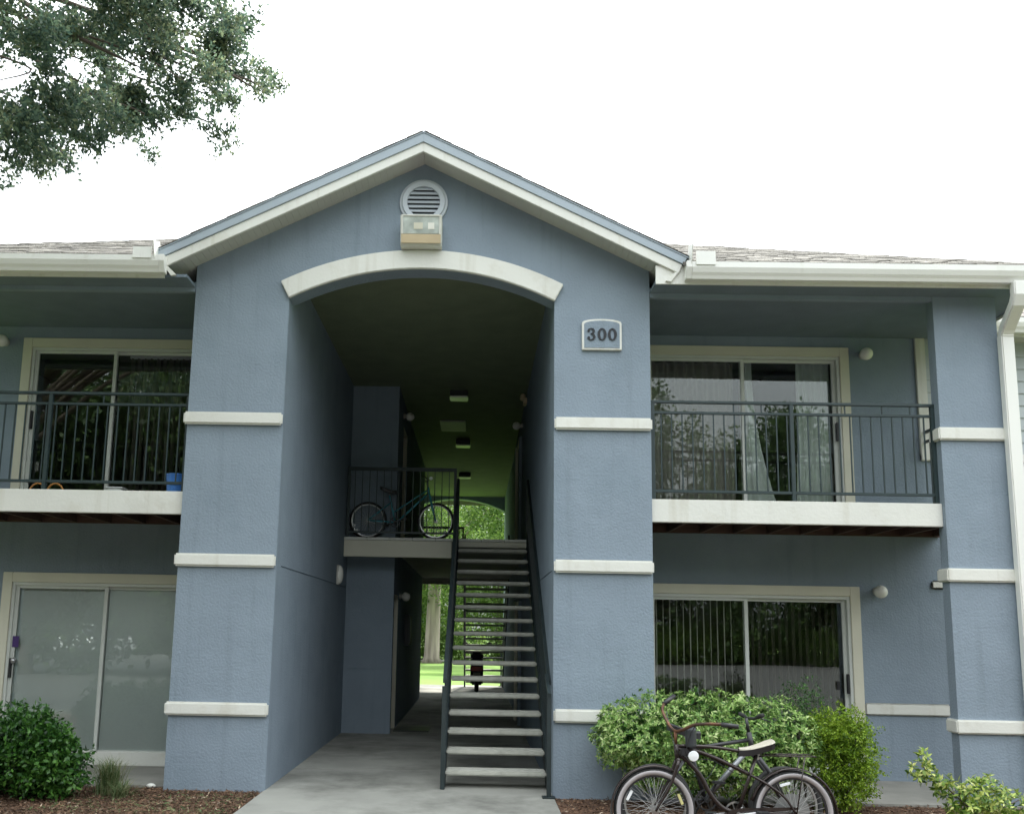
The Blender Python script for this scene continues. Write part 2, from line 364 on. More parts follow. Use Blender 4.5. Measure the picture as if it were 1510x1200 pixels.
hp = MB().box(-.78, -.28, 7.6, 8.5, 5.61, 5.638).build('ceiling_hatch', m_soff, B, bevel=.01)
# landing
ld = MB(); ld.box(-2.118, .792, 4.80, 13.2, 2.90, 3.055); ld.build('landing', m_patio, B)
MB().box(-2.118, -.42, 4.745, 4.80, 2.755, 3.015).build('landing_fascia', m_cream, B, bevel=.006)
MB().box(-.34, .765, 4.745, 4.80, 2.93, 3.015).build('landing_fascia', m_cream, B, bevel=.006)
MB().box(-2.118, .765, 13.2, 13.25, 2.755, 3.02).build('landing_fascia', m_cream, B, bevel=.006)
for k in range(8):
    x0 = -2.118+k*.3625; MB().box(x0, x0+.355, 4.725, 4.80, 3.018, 3.06).build('edge_tile', m_white, B, bevel=.006)
# back walls either side
MB().box(1.8, 7, 17.85, 18, -.2, 5.6).build('wall', m_blue, B); MB().box(-8, -3.1, 17.85, 18, -.2, 5.6).build('wall', m_blue, B)
for x0, x1 in ((-7.3, -7.15), (9.2, 9.35)):
    MB().box(x0, x1, 1.6, 17.85, -.2, 5.6).build('wall', m_blue, B)

# balcony back walls with openings, rooms, doors, decks
WY = 1.45
def backwall(xl, xr, d0, d1, xr_top=None):
    m = MB()
    def bx(x0, x1, z0, z1): MB().box(x0, x1, WY, WY+.15, z0, z1).build('wall', m_blue, B)
    bx(xl, d0, -.2, 5.6); bx(d1, xr, -.2, 3.78); bx(d1, xr_top or xr, 3.78, 5.6)
    bx(d0, d1, 2.13, 3.06); bx(d0, d1, 5.07, 5.6); bx(d0, d1, -.2, .03)
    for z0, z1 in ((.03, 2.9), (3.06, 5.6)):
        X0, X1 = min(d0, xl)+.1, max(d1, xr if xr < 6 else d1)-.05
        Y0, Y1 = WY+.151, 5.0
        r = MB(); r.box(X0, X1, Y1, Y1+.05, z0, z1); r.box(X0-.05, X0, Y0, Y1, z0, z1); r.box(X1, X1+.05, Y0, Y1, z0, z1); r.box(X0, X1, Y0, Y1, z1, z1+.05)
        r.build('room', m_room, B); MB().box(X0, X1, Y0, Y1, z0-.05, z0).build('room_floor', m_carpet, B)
backwall(1.8, 9.35, 2.03, 4.46, 5.385)
backwall(-7.3, -3.0, -5.66, -3.2)
def slider(x0, x1, z0, z1, mull, hand):
    """x0..x1 z0..z1 is the rough opening"""
    d = MB(); t = .105
    d.box(x0-t, x0+.012, WY-.028, WY, z0, z1+t); d.box(x1-.012, x1+t, WY-.028, WY, z0, z1+t); d.box(x0+.012, x1-.012, WY-.028, WY, z1-.012, z1+t)
    do = d.build('sliding_door', m_cream, B, bevel=.005)
    f = MB(); fw = .05; ya, yb = WY-.012, WY+.09
    f.box(x0+.013, x0+fw, ya, yb, z0, z1-.013); f.box(x1-fw, x1-.013, ya, yb, z0, z1-.013); f.box(x0+fw, x1-fw, ya, yb, z1-fw, z1-.013); f.box(x0+fw, x1-fw, ya, yb, z0, z0+.07)
    f.build('frame', m_alu, do, bevel=.003)
    for (a, b, y) in ((x0+fw, mull+.025, WY+.012), (mull-.025, x1-fw, WY+.045)):
        s_ = MB(); st = .045; y2 = y+.03
        s_.box(a, a+st, y, y2, z0+.07, z1-fw); s_.box(b-st, b, y, y2, z0+.07, z1-fw); s_.box(a+st, b-st, y, y2, z1-fw-.035, z1-fw); s_.box(a+st, b-st, y, y2, z0+.07, z0+.13)
        s_.build('sash', m_alu, do, bevel=.003)
        MB().box(a+st, b-st, y+.012, y+.018, z0+.13, z1-fw-.035).build('glass_pane', m_glass, do)
    hx = x1-.075 if hand > 0 else x0+.075
    h = MB(); h.box(hx-.012, hx+.012, WY-.03, WY+.012, z0+.95, z0+1.18); h.build('handle', m_bk, do, bevel=.004)
    return do
s_ur = slider(2.03, 4.46, 3.06, 5.09, 3.25, 1)
s_lr = slider(2.03, 4.46, .03, 2.13, 3.215, 1)
s_ul = slider(-5.66, -3.2, 3.06, 5.075, -4.60, -1)
s_ll = slider(-5.64, -3.2, .03, 2.13, -4.49, -1)
MB().box(-5.64, -3.2, WY-.05, WY-.002, -.0, .155).build('sill', m_white, s_ll, bevel=.006)
# decks
def deck(x0, x1, fx0, fx1):
    MB().box(x0, x1, .1, WY, 2.98, 3.055).build('balcony_deck', m_patio, B)
    MB().box(fx0, fx1, .055, .1, 2.806, 3.053).build('balcony_fascia', m_white, B, bevel=.006)
    MB().box(x0, x1, .1, WY-.002, 2.955, 2.98).build('deck_underside', m_wood, B)
    n = int((x1-x0)/.4)
    for k in range(n+1):
        x = x0+.06+k*(x1-x0-.12)/n
        MB().box(x-.02, x+.02, .101, WY-.002, 2.85, 2.955).build('joist', m_wood, B)
    MB().box(x0, x1, WY-.042, WY-.003, 2.845, 2.955).build('ledger_board', m_wood, B)
deck(1.834, 5.55, 1.834, 4.905); deck(-7.1, -3.16, -6.23, -3.16)
# outer columns
def column(x0, x1, s):
    MB().box(x0, x1, 0, .15, -.2, 5.328).build('wall', m_blue, B)
    for zt in (3.862, 2.365, .832):
        MB().box(x0-.035, x1+.035, -.04, .19, zt-.137, zt).build('trim_band', m_white, B, bevel=.014)
column(4.905, 5.58, 1); column(-6.95, -6.235, -1)
band(4.57, 5.56, .742, .882, WY-.03, WY); band(5.42, 9.3, 2.225, 2.325, WY-.035, WY)
# wing wall above: vertical trim, lap siding, band
MB().box(5.387, 5.51, WY-.03, WY+.05, 3.79, 5.33).build('corner_trim', m_white, B, bevel=.006)
MB().box(5.387, 9.3, WY-.035, WY+.05, 3.78, 3.875).build('trim_band', m_white, B, bevel=.008)
MB().box(5.385, 9.3, WY+.06, WY+.15, 3.78, 5.6).build('wall', m_siding, B)
zz = 3.878; k = 0
while zz < 5.3:
    MB().prism([(WY+.060, zz), (WY+.014, zz), (WY+.030, min(zz+.172, 5.38)), (WY+.060, min(zz+.172, 5.38))], 5.512, 9.3, 'X').build('siding_board', m_siding, B)
    zz += .155; k += 1
# ceilings, soffits, gutters, main roof
EZ = 5.33
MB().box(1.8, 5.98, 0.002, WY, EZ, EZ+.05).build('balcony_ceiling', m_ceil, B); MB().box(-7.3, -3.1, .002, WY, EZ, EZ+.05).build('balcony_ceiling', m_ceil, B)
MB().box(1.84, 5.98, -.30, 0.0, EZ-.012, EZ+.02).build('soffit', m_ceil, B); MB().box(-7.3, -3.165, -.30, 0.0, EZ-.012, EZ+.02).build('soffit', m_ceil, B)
MB().box(1.84, 4.9, .0, .06, EZ-.06, EZ-.001).build('ceiling_beam', m_blue, B); MB().box(-6.2, -3.165, .0, .06, EZ-.06, EZ-.001).build('ceiling_beam', m_blue, B)
MB().box(1.84, 5.98, -.325, -.301, EZ-.03, 5.50).build('eave_fascia', m_white, B); MB().box(-7.3, -3.4, -.325, -.301, EZ-.03, 5.50).build('eave_fascia', m_white, B)
MB().box(5.981, 6.0, -.325, 1.15, EZ-.03, 5.50).build('eave_fascia', m_white, B)
def gprof(y): # K-style gutter profile (y outwards negative), z
    return [(y, 5.335), (y, 5.50), (y-.006, 5.50), (y-.006, 5.345), (y-.07, 5.34), (y-.085, 5.375), (y-.10, 5.40), (y-.118, 5.44), (y-.118, 5.485), (y-.105, 5.485), (y-.105, 5.50), (y-.13, 5.50),
            (y-.13, 5.44), (y-.112, 5.39), (y-.092, 5.36), (y-.078, 5.328), (y, 5.328)]
gu = MB(); gu.prism(gprof(-.327), 2.20, 6.10, 'X'); g1 = gu.build('gutter', m_gutter, B)
gu = MB(); gu.prism(gprof(-.327), -7.3, -3.43, 'X'); g2 = gu.build('gutter', m_gutter, B)
def cappoly(y): return [(y, 5.328), (y, 5.51), (y-.132, 5.51), (y-.132, 5.44), (y-.092, 5.36), (y-.078, 5.328)]
MB().prism(cappoly(-.326), 2.14, 2.20, 'X').build('end_cap', m_gutter, g1, bevel=.004); MB().prism(cappoly(-.326), -3.43, -3.37, 'X').build('end_cap', m_gutter, g2, bevel=.004)
MB().box(2.235, 2.44, -.47, -.462, 5.46, 5.61).build('splash_guard', m_gutter, g1, bevel=.002)
MB().obox((2.19, -.40, 5.60), .008, .20, .20, Matrix.Rotation(.35, 3, 'X')).build('splash_guard', m_gutter, g1, bevel=.002)
MB().box(-3.70, -3.50, -.47, -.462, 5.46, 5.585).build('splash_guard', m_gutter, g2, bevel=.002)
MB().obox((-3.47, -.40, 5.58), .008, .20, .18, Matrix.Rotation(.35, 3, 'X')).build('splash_guard', m_gutter, g2, bevel=.002)
# wing gutter + fascia + roof
MB().prism([(a+1.47, b-.03) for a, b in gprof(-.327)], 6.0, 11, 'X').build('gutter', m_gutter, B)
MB().box(6.02, 11, 1.15, WY+.05, 5.30, 5.32).build('soffit', m_soff, B)
MB().box(6.02, 11, 1.145, 1.165, 5.27, 5.46).build('eave_fascia', m_white, B)
# roof planes: hip front slope (structure body) + wing slope
SL = .5
roof = MB()
xl, xr, yf = -7.4, 6.12, -.42; zf = 5.505
ym = 9.0; hh = ym-yf
ap = (XC, ym, zf+SL*min(hh, (xr-xl)/2))
hw = (xr-xl)/2; yr = yf+hw; zr = zf+SL*hw
yb2 = 18.4; 
v = [(xl, yf, zf), (xr, yf, zf), (xr, yb2, zf), (xl, yb2, zf), ((xl+xr)/2, yr, zr), ((xl+xr)/2, yb2-hw, zr)]
zn = zf+SL*(.26-yf); v6 = [(2.12, yf, zf), (2.12, .26, zn), (-3.45, .26, zn), (-3.45, yf, zf)]
V_ = v+v6; nv_ = len(V_)
top_f = [(0, 9, 8, 7, 6, 1, 4), (1, 2, 5, 4), (2, 3, 5), (3, 0, 4, 5)]
rim_ = [0, 9, 8, 7, 6, 1, 2, 3]
roof.add(V_+[(a, b, c-.04) for a, b, c in V_], top_f+[tuple(k+nv_ for k in reversed(f)) for f in top_f]+[(rim_[k], rim_[(k+1) % 8], rim_[(k+1) % 8]+nv_, rim_[k]+nv_) for k in range(8)])
RO = roof.build('roof', m_shinb, B)
rng = random.Random(4)
sh = MB(); row = 0; ss = 0.0
nrm = Vector((0, -SL, 1)).normalized(); dirs = Vector((0, 1, SL)).normalized()
while ss < 5.4:
    x = xl+ss*.9+rng.uniform(-.2, 0)
    while x < xr-ss*.9:
        wd = rng.uniform(.12, .26)
        if not (-3.45 < x+wd and x < 2.12 and ss < .72):
            x1 = min(x+wd-.006, xr-ss*.9+.02); t = rng.uniform(.006, .016); s1 = ss+.155
            P0 = Vector((0, yf, zf)) + dirs*ss + nrm*(.006); P1 = Vector((0, yf, zf)) + dirs*s1 + nrm*.003
            vs = [(x, P0.y, P0.z), (x1, P0.y, P0.z), (x1, P1.y, P1.z), (x, P1.y, P1.z)]
            vt = [(a, b+nrm.y*t, c+nrm.z*t) for a, b, c in vs]
            sh.add(vs+vt, [(4, 5, 6, 7), (0, 1, 5, 4), (1, 2, 6, 5), (3, 0, 4, 7)])
        x += wd
    ss += .142; row += 1
shg = sh.build('shingles', m_shin, RO, kind='stuff')
# wing roof
wr = MB(); wr.prism([(1.02, 5.46), (9.5, 5.46+SL*8.48), (9.5, 5.42+SL*8.48), (1.02, 5.42)], 6.12, 11.2, 'X'); WRo = wr.build('roof', m_shinb, B)
sh = MB(); ss = 0
while ss < 3.2:
    x = 6.12
    while x < 10:
        wd = rng.uniform(.12, .26); t = rng.uniform(.006, .016)
        P0 = Vector((0, 1.02, 5.462)) + dirs*ss + nrm*.005; P1 = P0+dirs*.155
        vs = [(x, P0.y, P0.z), (x+wd-.006, P0.y, P0.z), (x+wd-.006, P1.y, P1.z), (x, P1.y, P1.z)]
        sh.add(vs+[(a, b+nrm.y*t, c+nrm.z*t) for a, b, c in vs], [(4, 5, 6, 7), (0, 1, 5, 4), (1, 2, 6, 5), (3, 0, 4, 7)]); x += wd
    ss += .142
sh.build('shingles', m_shin, WRo, kind='stuff')
# gable roof: per side a slab along the rake
GS = .493; gx = 2.80
gr = MB()
for sgn in (-1, 1):
    gr.prism([(XC, 6.985), (XC+sgn*(gx+.045), 6.985-GS*(gx+.045)), (XC+sgn*(gx+.045), 6.972-GS*(gx+.045)), (XC, 6.972)], -.372, 3.4)
GR = gr.build('gable_roof', m_grayfl, B)
for sgn in (-1, 1):
    MB().prism([(XC, 6.971), (XC+sgn*(gx+.03), 6.971-GS*(gx+.03)), (XC+sgn*(gx+.03)-sgn*.04, 6.88-GS*(gx+.03)+.02), (XC, 6.868)], -.365, -.325).build('drip_board', m_grayfl, GR, bevel=.003)
    MB().prism([(XC, 6.876), (XC+sgn*(gx-.02), 6.876-GS*(gx-.02)), (XC+sgn*(gx-.06), 6.876-GS*(gx-.06)-.115), (XC, 6.762)], -.35, -.315).build('rake_fascia', m_white, GR, bevel=.004)
    # soffit boards, joined grooves
    sb = MB(); u = .0; dn = math.hypot(1, GS)
    while u < gx-.06:
        a, b = u+.002, min(u+.064, gx-.05); 
        sb.prism([(XC+sgn*a, 6.80-GS*a), (XC+sgn*b, 6.80-GS*b), (XC+sgn*b, 6.815-GS*b), (XC+sgn*a, 6.815-GS*a)], -.314, .0 if b < 2.49 else .3)
        u += .068
    so_ = sb.build('soffit_slats', m_soff, GR, kind='stuff')
    MB().prism([(XC, 6.806), (XC+sgn*(gx-.05), 6.806-GS*(gx-.05)), (XC+sgn*(gx-.05), 6.83-GS*(gx-.05)), (XC, 6.83)], -.314, .3).build('soffit_backing', m_soff, GR)
    MB().prism([(XC+sgn*2.72, 5.44), (XC+sgn*2.77, 5.46), (XC+sgn*2.66, 5.315), (XC+sgn*2.60, 5.325)], -.348, -.316).build('rake_return', m_white, GR, bevel=.003)
# gable shingle caps for an uneven edge
sh = MB()
for sgn in (-1, 1):
    nn = Vector((sgn*GS, 0, 1)).normalized(); dd = Vector((-sgn, 0, GS)).normalized()
    ss = 0; L_ = (gx+.045)*dn
    while ss < L_-.02:
        y = -.378
        while y < 3.3:
            wd = rng.uniform(.15, .3); t = rng.uniform(.003, .010)
            P0 = Vector((XC+sgn*(gx+.05), 0, 6.986-GS*(gx+.05)))+dd*ss+nn*.006; P1 = P0+dd*min(.155, L_-ss)-nn*.003
            vs = [(P0.x, y, P0.z), (P0.x, y+wd-.005, P0.z), (P1.x, y+wd-.005, P1.z), (P1.x, y, P1.z)]
            sh.add(vs+[(a+nn.x*t, b, c+nn.z*t) for a, b, c in vs], [(4, 5, 6, 7), (0, 1, 5, 4), (1, 2, 6, 5), (3, 0, 4, 7), (0, 1, 2, 3)]); y += wd
        ss += .142
sh.build('shingles', m_shin, GR, kind='stuff')
# downspout
ds = MB()
path = [(5.60, -.40, 5.34), (5.60, -.40, 5.20), (5.60, -.36, 5.12), (5.615, -.13, 4.93), (5.62, -.075, 4.85), (5.625, -.075, 2.5), (5.63, -.075, .25), (5.63, -.12, .12), (5.63, -.26, .05)]
def sqtube(m, pts, wx, wy):
    rings = []
    for i, p in enumerate(pts):
        p = Vector(p); a = Vector(pts[min(i+1, len(pts)-1)]); b = Vector(pts[max(i-1, 0)]); t = (a-b).normalized()
        u = Vector((1, 0, 0)); q = t.cross(u).normalized()
        rings.append([p+u*sx*wx/2+q*sy*wy/2 for sx, sy in ((-1,-1),(1,-1),(1,1),(-1,1))])
    vs = [v for r_ in rings for v in r_]; fs = []
    for i in range(len(pts)-1): fs += [(i*4+k, i*4+(k+1) % 4, (i+1)*4+(k+1) % 4, (i+1)*4+k) for k in range(4)]
    fs += [(0, 1, 2, 3), tuple(len(vs)-4+k for k in (3, 2, 1, 0))]
    return m.add(vs, fs)
sqtube(ds, path, .135, .10); dso = ds.build('downspout', m_gutter, B, bevel=.012)

# attic vent
VN = empty('attic_vent', (-.666, 0, 6.335), 'round louvred gable vent painted pale blue above the flood light', 'vent')
m_vent = mat('vent_paint', (.44, .48, .52), rough=.5, var=.03)
MB().ring(.245, [(-.062, -.02), (-.062, -.045), (-.01, -.05), (.0, -.032), (.022, -.028), (.024, 0), (-.062, 0)], 48).build('ring', m_vent, VN, smooth=False)
MB().lathe([(.0001, -.004), (.19, -.004)], 40, axis='Y').build('backing', m_num, VN)
for k in range(7):
    z = -.155+k*.0517; hw_ = math.sqrt(max(.001, .187**2-z*z))
    MB().prism([(-.008, z+.022), (-.036, z-.018), (-.042, z-.014), (-.014, z+.026)], -hw_, hw_, 'X').build('slat', m_vent, VN)

# flood light
FLx = -.676
FLo = empty('flood_light', (FLx, 0, 5.94), 'boxy yellowed wall flood light under the round gable vent', 'lamp')
MB().prism([(0, .16), (-.20, .165), (-.225, .15), (-.16, -.13), (-.14, -.165), (0, -.165)], -.225, .225, 'X').build('housing', m_white, FLo, bevel=.008)
fr_ = MB(); a0, a1 = Vector((0, -.2265, .152)), Vector((0, -.1665, -.125)); nv = Vector((0, -.978, -.21))
def flp(x, t, o): p = a0.lerp(a1, t)+nv*o; return (x, p.y, p.z)
m_fl = mat('flood_glass', (.46, .50, .47), rough=.08, var=.35, vscale=7, spec=.8)
g = MB(); g.add([flp(-.195, .07, .004), flp(.195, .07, .004), flp(.195, .72, .004), flp(-.195, .72, .004), flp(-.195, .07, -.004), flp(.195, .07, -.004), flp(.195, .72, -.004), flp(-.195, .72, -.004)], [(0,1,2,3),(4,5,6,7),(0,1,5,4),(1,2,6,5),(2,3,7,6),(3,0,4,7)]); g.build('lens', m_fl, FLo)
for x0, x1, t0, t1, mm in ((-.215, .215, 0, .06, m_white), (-.215, .215, .74, 1.08, m_tan), (-.215, -.197, .06, .74, m_white), (.197, .215, .06, .74, m_white)):
    q = MB(); q.add([flp(x0, t0, .012), flp(x1, t0, .012), flp(x1, t1, .012), flp(x0, t1, .012), flp(x0, t0, -.002), flp(x1, t0, -.002), flp(x1, t1, -.002), flp(x0, t1, -.002)], [(0,1,2,3),(4,5,6,7),(0,1,5,4),(1,2,6,5),(2,3,7,6),(3,0,4,7)]); q.build('bezel', mm, FLo, bevel=.003)
for x_, w_, mm in ((-.03, .05, m_cream), (.11, .035, m_globe)):
    q = MB(); q.add([flp(x_-w_, .3, .0065), flp(x_+w_, .3, .0065), flp(x_+w_, .55, .0065), flp(x_-w_, .55, .0065), flp(x_-w_, .3, .0), flp(x_+w_, .3, .0), flp(x_+w_, .55, .0), flp(x_-w_, .55, .0)], [(0,1,2,3),(4,5,6,7),(0,1,5,4),(1,2,6,5),(2,3,7,6),(3,0,4,7)]); q.build('lamp_reflector', mm, FLo, bevel=.002)

# house number sign
SG = empty('number_sign', (1.306, 0, 4.83), 'white-framed arched plaque with the number 300 on the right pillar', 'sign')
def archpoly(w, zb, zs, zt, n=12):
    return [(-w, zb), (w, zb)] + [(w*math.cos(a), zs+(zt-zs)*math.sin(a)) for a in np.linspace(0, math.pi, n)]
MB().prism(archpoly(.215, -.172, .135, .178), -.035, -.001).build('frame', m_white, SG, bevel=.006)
MB().prism(archpoly(.192, -.150, .115, .156), -.040, -.034).build('panel', m_blue, SG)
def stroke(m, pts, ws, y0, y1):
    P = [Vector(p) for p in pts]; Lr = []
    for i, p in enumerate(P):
        t = (P[min(i+1, len(P)-1)]-P[max(i-1, 0)]).normalized(); nn = Vector((-t.y, t.x)); Lr.append((p+nn*ws[i]/2, p-nn*ws[i]/2))
    for i in range(len(P)-1):
        poly = [Lr[i][0], Lr[i+1][0], Lr[i+1][1], Lr[i][1]]
        m.prism([(q.x, q.y) for q in poly], y0, y1)
def digit0(x):
    m = MB(); n = 28; o, i = [], []
    for k in range(n):
        a = 2*math.pi*k/n; o.append((x+.048*math.cos(a), .068*math.sin(a))); i.append((x+.020*math.cos(a), .057*math.sin(a)))
    vs = [(p[0], y, p[1]) for y in (-.052, -.041) for p in o+i]
    fs = []
    for k in range(n):
        j = (k+1) % n; fs += [(k, j, n+j, n+k), (k, j, 2*n+j, 2*n+k), (n+k, n+j, 3*n+j, 3*n+k), (2*n+k, 2*n+j, 3*n+j, 3*n+k)]
    return m.add(vs, fs)
d3 = MB(); x3 = -.112
up_ = [(x3-.038, .036), (x3-.030, .055), (x3-.008, .064), (x3+.014, .058), (x3+.024, .038), (x3+.018, .018), (x3+.002, .006), (x3-.012, .003)]
stroke(d3, up_, [.016, .014, .010, .018, .027, .024, .012, .009], -.052, -.041)
lo_ = [(x3-.012, .003), (x3+.008, .0), (x3+.024, -.012), (x3+.029, -.032), (x3+.018, -.055), (x3-.006, -.065), (x3-.028, -.057), (x3-.038, -.040)]
stroke(d3, lo_, [.009, .011, .022, .029, .020, .010, .013, .020], -.052, -.0412)
d3.lathe([(.0001, -.053), (.014, -.053), (.014, -.042)], 12, (x3-.032, 0, .038), 'Y'); d3.lathe([(.0001, -.053), (.015, -.053), (.015, -.042)], 12, (x3-.032, 0, -.040), 'Y')
d3.build('digit', m_num, SG); digit0(0).build('digit', m_num, SG); digit0(.112).build('digit', m_num, SG)

# ---------------------------------------------------------------- lamps
def globe_lamp(loc, rz, label, group='globe wall lamps'):
    o = empty('wall_lamp', loc, label, 'lamp', group, rz)      # mounted on a wall whose normal is -Y
    MB().lathe([(.0001, 0), (.05, 0), (.05, -.02), (.032, -.045), (.032, -.06)], 16, axis='Y').build('base', m_lampb, o, smooth=False)
    MB().sphere((0, -.115, -.01), .078, 18).build('globe', m_globe, o, smooth=True); return o
gl = globe_lamp((4.745, WY, 5.10), 0, 'white globe lamp right of the upper right balcony door')
copy_thing(gl, (4.775, WY, 2.185), 0, 'white globe lamp right of the ground floor right patio door')
copy_thing(gl, (-6.0, WY, 5.12), 0, 'white globe lamp left of the upper left balcony door')
copy_thing(gl, (-1.35, 6.28, 2.2), R(90), 'white globe lamp beside the ground floor passage door')
copy_thing(gl, (-1.35, 6.1, 5.35), R(90), 'white globe lamp beside the upstairs passage door on the left')
copy_thing(gl, (.794, 7.0, 5.42), R(-90), 'white globe lamp high on the right wall of the upstairs passage')
bl = empty('bulkhead_lamp', (XC-HALF, 4.2, 2.43), 'oval white bulkhead lamp on the left wall of the entry', 'lamp')
MB().sphere((.03, 0, 0), .14, 16, (.45, .62, 1.05)).build('diffuser', m_globe, bl, smooth=True)
MB().box(0, .03, -.09, .09, -.15, .15).build('base', m_lampb, bl, bevel=.01)
em = empty('emergency_light', (.794, 5.6, 5.52), 'small yellowed twin-head emergency light high on the right entry wall', 'lamp')
MB().box(-.06, 0, -.12, .12, -.06, .04).build('housing', m_tan, em, bevel=.01)
for y in (-.08, .08): MB().sphere((-.07, y, .07), .045, 12).build('head', m_tan, em, smooth=True)
def ceil_light(loc, label):
    o = empty('ceiling_light', loc, label, 'lamp', 'ceiling lights of the entry passage')
    MB().box(-.15, .15, -.15, .15, -.10, 0).build('base', m_bk, o, bevel=.01)
    MB().box(-.155, .155, -.155, .155, -.125, -.10).build('diffuser', m_globe, o, bevel=.02); return o
cl = ceil_light((-.365, 5.5, 5.638), 'square ceiling light in the entry, the nearest of three')
copy_thing(cl, (-.355, 9.54, 5.638), 0, 'square ceiling light in the entry, the middle one of three')
copy_thing(cl, (-.371, 13.6, 5.638), 0, 'square ceiling light in the entry, the farthest of three')
mb_ = empty('meter_box', (-1.35, 7.9, 1.62), 'dark metal box on the left wall of the ground floor passage', 'box')
MB().box(0, .09, -.3, .3, -.28, .28).build('housing', m_door, mb_, bevel=.01); MB().box(.09, .10, -.25, .25, -.23, .23).build('cover', m_bk, mb_, bevel=.003)

# ---------------------------------------------------------------- railings
def railing(name, p0, p1, label, z0=0, posts=(0, 1), zt=1.085, zm=.965, extra=None):
    """straight guard from p0 to p1 (x,y), base z = p0[2]"""
    o = empty(name, p0, label, 'railing', 'iron guard railings')
    dx, dy = p1[0]-p0[0], p1[1]-p0[1]; L_ = math.hypot(dx, dy); o.rotation_euler = (0, 0, math.atan2(dy, dx))
    MB().box(0, L_, -.022, .022, zt-.03, zt).build('top_rail', m_rail, o, bevel=.004)
    MB().box(0, L_, -.016, .016, zm-.028, zm).build('mid_rail', m_rail, o, bevel=.003)
    MB().box(0, L_, -.016, .016, .075, .105).build('bottom_rail', m_rail, o, bevel=.003)
    for t in posts:
        x = t*L_; x = min(max(x, .02), L_-.02)
        MB().box(x-.021, x+.021, -.021, .021, 0, zt-.029).build('post', m_rail, o, bevel=.003)
    n = int(L_/.112); pk = MB().box(-.0065, .0065, -.0065, .0065, .104, zm-.027).build('picket', m_rail, o)
    first = True
    for k in range(1, n):
        x = k*L_/n
        if any(abs(x-t*L_) < .04 for t in posts): continue
        if first: pk.location = (x, 0, 0); first = False
        else: inst(pk, o, (x, 0, 0))
    for x in (extra or []):
        MB().box(x-.0065, x+.0065, -.0065, .0065, zm, zt-.03).build('spacer', m_rail, o)
    return o
railing('balcony_railing', (1.85, .12, 3.06), (4.905, .12, 3.06), 'black iron balcony railing in front of the upper right door', posts=(0, .497, 1), extra=[.9, 1.2, 2.1, 2.5, 2.8])
railing('balcony_railing', (-6.23, .12, 3.06), (-3.17, .12, 3.06), 'black iron balcony railing in front of the upper left door', posts=(0, .497, 1), extra=[.9, 2.1])
railing('balcony_railing', (5.45, .33, 3.06), (5.45, 1.44, 3.06), 'short side railing of the right balcony, behind the outer column', posts=(0,))
railing('balcony_railing', (-6.75, .33, 3.06), (-6.75, 1.44, 3.06), 'short side railing of the left balcony beyond the frame', posts=(0,))
railing('landing_railing', (-2.10, 4.83, 3.06), (-.36, 4.83, 3.06), 'dark railing at the landing edge in front of the teal bicycle', posts=(0, 1), zt=1.14, zm=1.11)
railing('landing_railing', (-2.10, 13.17, 3.06), (-.36, 13.17, 3.06), 'dark railing at the far edge of the upper landing', posts=(0, 1), zt=1.14, zm=1.11)

# ---------------------------------------------------------------- staircases
RISE, RUN, SX0, SX1, SY = .18, .275, -.305, .755, .345
def staircase(label):
    o = empty('staircase', (0, 0, 0), label, 'stairs', 'open-riser stairs of the entry')
    tr = MB().box(SX0, SX1, -.012, .262, -.052, 0).build('tread', m_tread, o, bevel=.014)
    for i in range(16):
        loc = (0, SY+i*RUN, (i+1)*RISE)
        if i == 0: tr.location = loc
        else: inst(tr, o, loc)
    n = 16; y0, z0 = SY-.05, .0; y1, z1 = SY+n*RUN+.0, 17*RISE
    for x0, x1 in ((SX0-.045, SX0-.002), (SX1+.002, SX1+.042)):
        pl = [(y0-.02, .0), (y0+.20, 0), (y1+.1-.001, z1-.27), (y1+.05, z1-.06), (y1-.06, z1-.02), (y0-.02, .20)]
        pl = [(SY-.06, 0), (SY+.16, 0), (SY+16*RUN-.005, 16*RISE-.14), (SY+16*RUN-.005, 16*RISE+.06), (SY-.06, .10)]
        MB().prism(pl, x0, x1, 'X').build('stringer', m_black, o, bevel=.004)
        xm = (x0+x1)/2
        def zline(y, h): return (y-SY)/RUN*RISE+RISE+h
        ya, yb = SY-.05, SY+16*RUN-.02
        for h, r_ in ((.93, .022), (.10, .014)):
            t = MB(); t.prism([(ya, zline(ya, h)), (yb, zline(yb, h)), (yb, zline(yb, h)+2*r_), (ya, zline(ya, h)+2*r_)], xm-.021, xm+.021, 'X')
            t.build('handrail' if h > .5 else 'bottom_rail', m_black, o, bevel=.004)
        pk = None
        for k in range(40):
            y = ya+.08+k*.112
            if y > yb-.05: break
            q = MB().prism([(y-.006, zline(y, .11)), (y+.006, zline(y, .12)), (y+.006, zline(y, .935)), (y-.006, zline(y, .93))], xm-.006, xm+.006, 'X') if pk is None else None
            if pk is None: pk = q.build('picket', m_black, o)
            else:
                kk = round((y-(ya+.08))/.112); inst(pk, o, (0, kk*.112, kk*.112/RUN*RISE))
        MB().box(xm-.022, xm+.022, yb-.02, yb+.02, 3.06 if yb > 4.75 else 2.75, zline(yb, .93)+.02).build('newel_post', m_black, o, bevel=.003)
    # bottom newels
    MB().box(SX0-.05, SX0-.004, SY-.10, SY-.055, 0, 1.05).build('newel_post', m_black, o, bevel=.003)
    MB().box(SX1-.03, SX1+.014, -.12, -.075, 0, 1.02).build('newel_post', m_black, o, bevel=.003)
    MB().box(SX1-.075, SX1+.055, -.16, -.035, 0, .012).build('base_plate', m_black, o, bevel=.002)
    MB().prism([(-.12, .98), (SY-.04, .98+.18), (SY-.04, 1.16+.04), (-.12, 1.02)], SX1-.025, SX1+.01, 'X').build('handrail', m_black, o, bevel=.003)
    return o
st = staircase('black steel stair with open concrete treads rising from the walk to the landing')
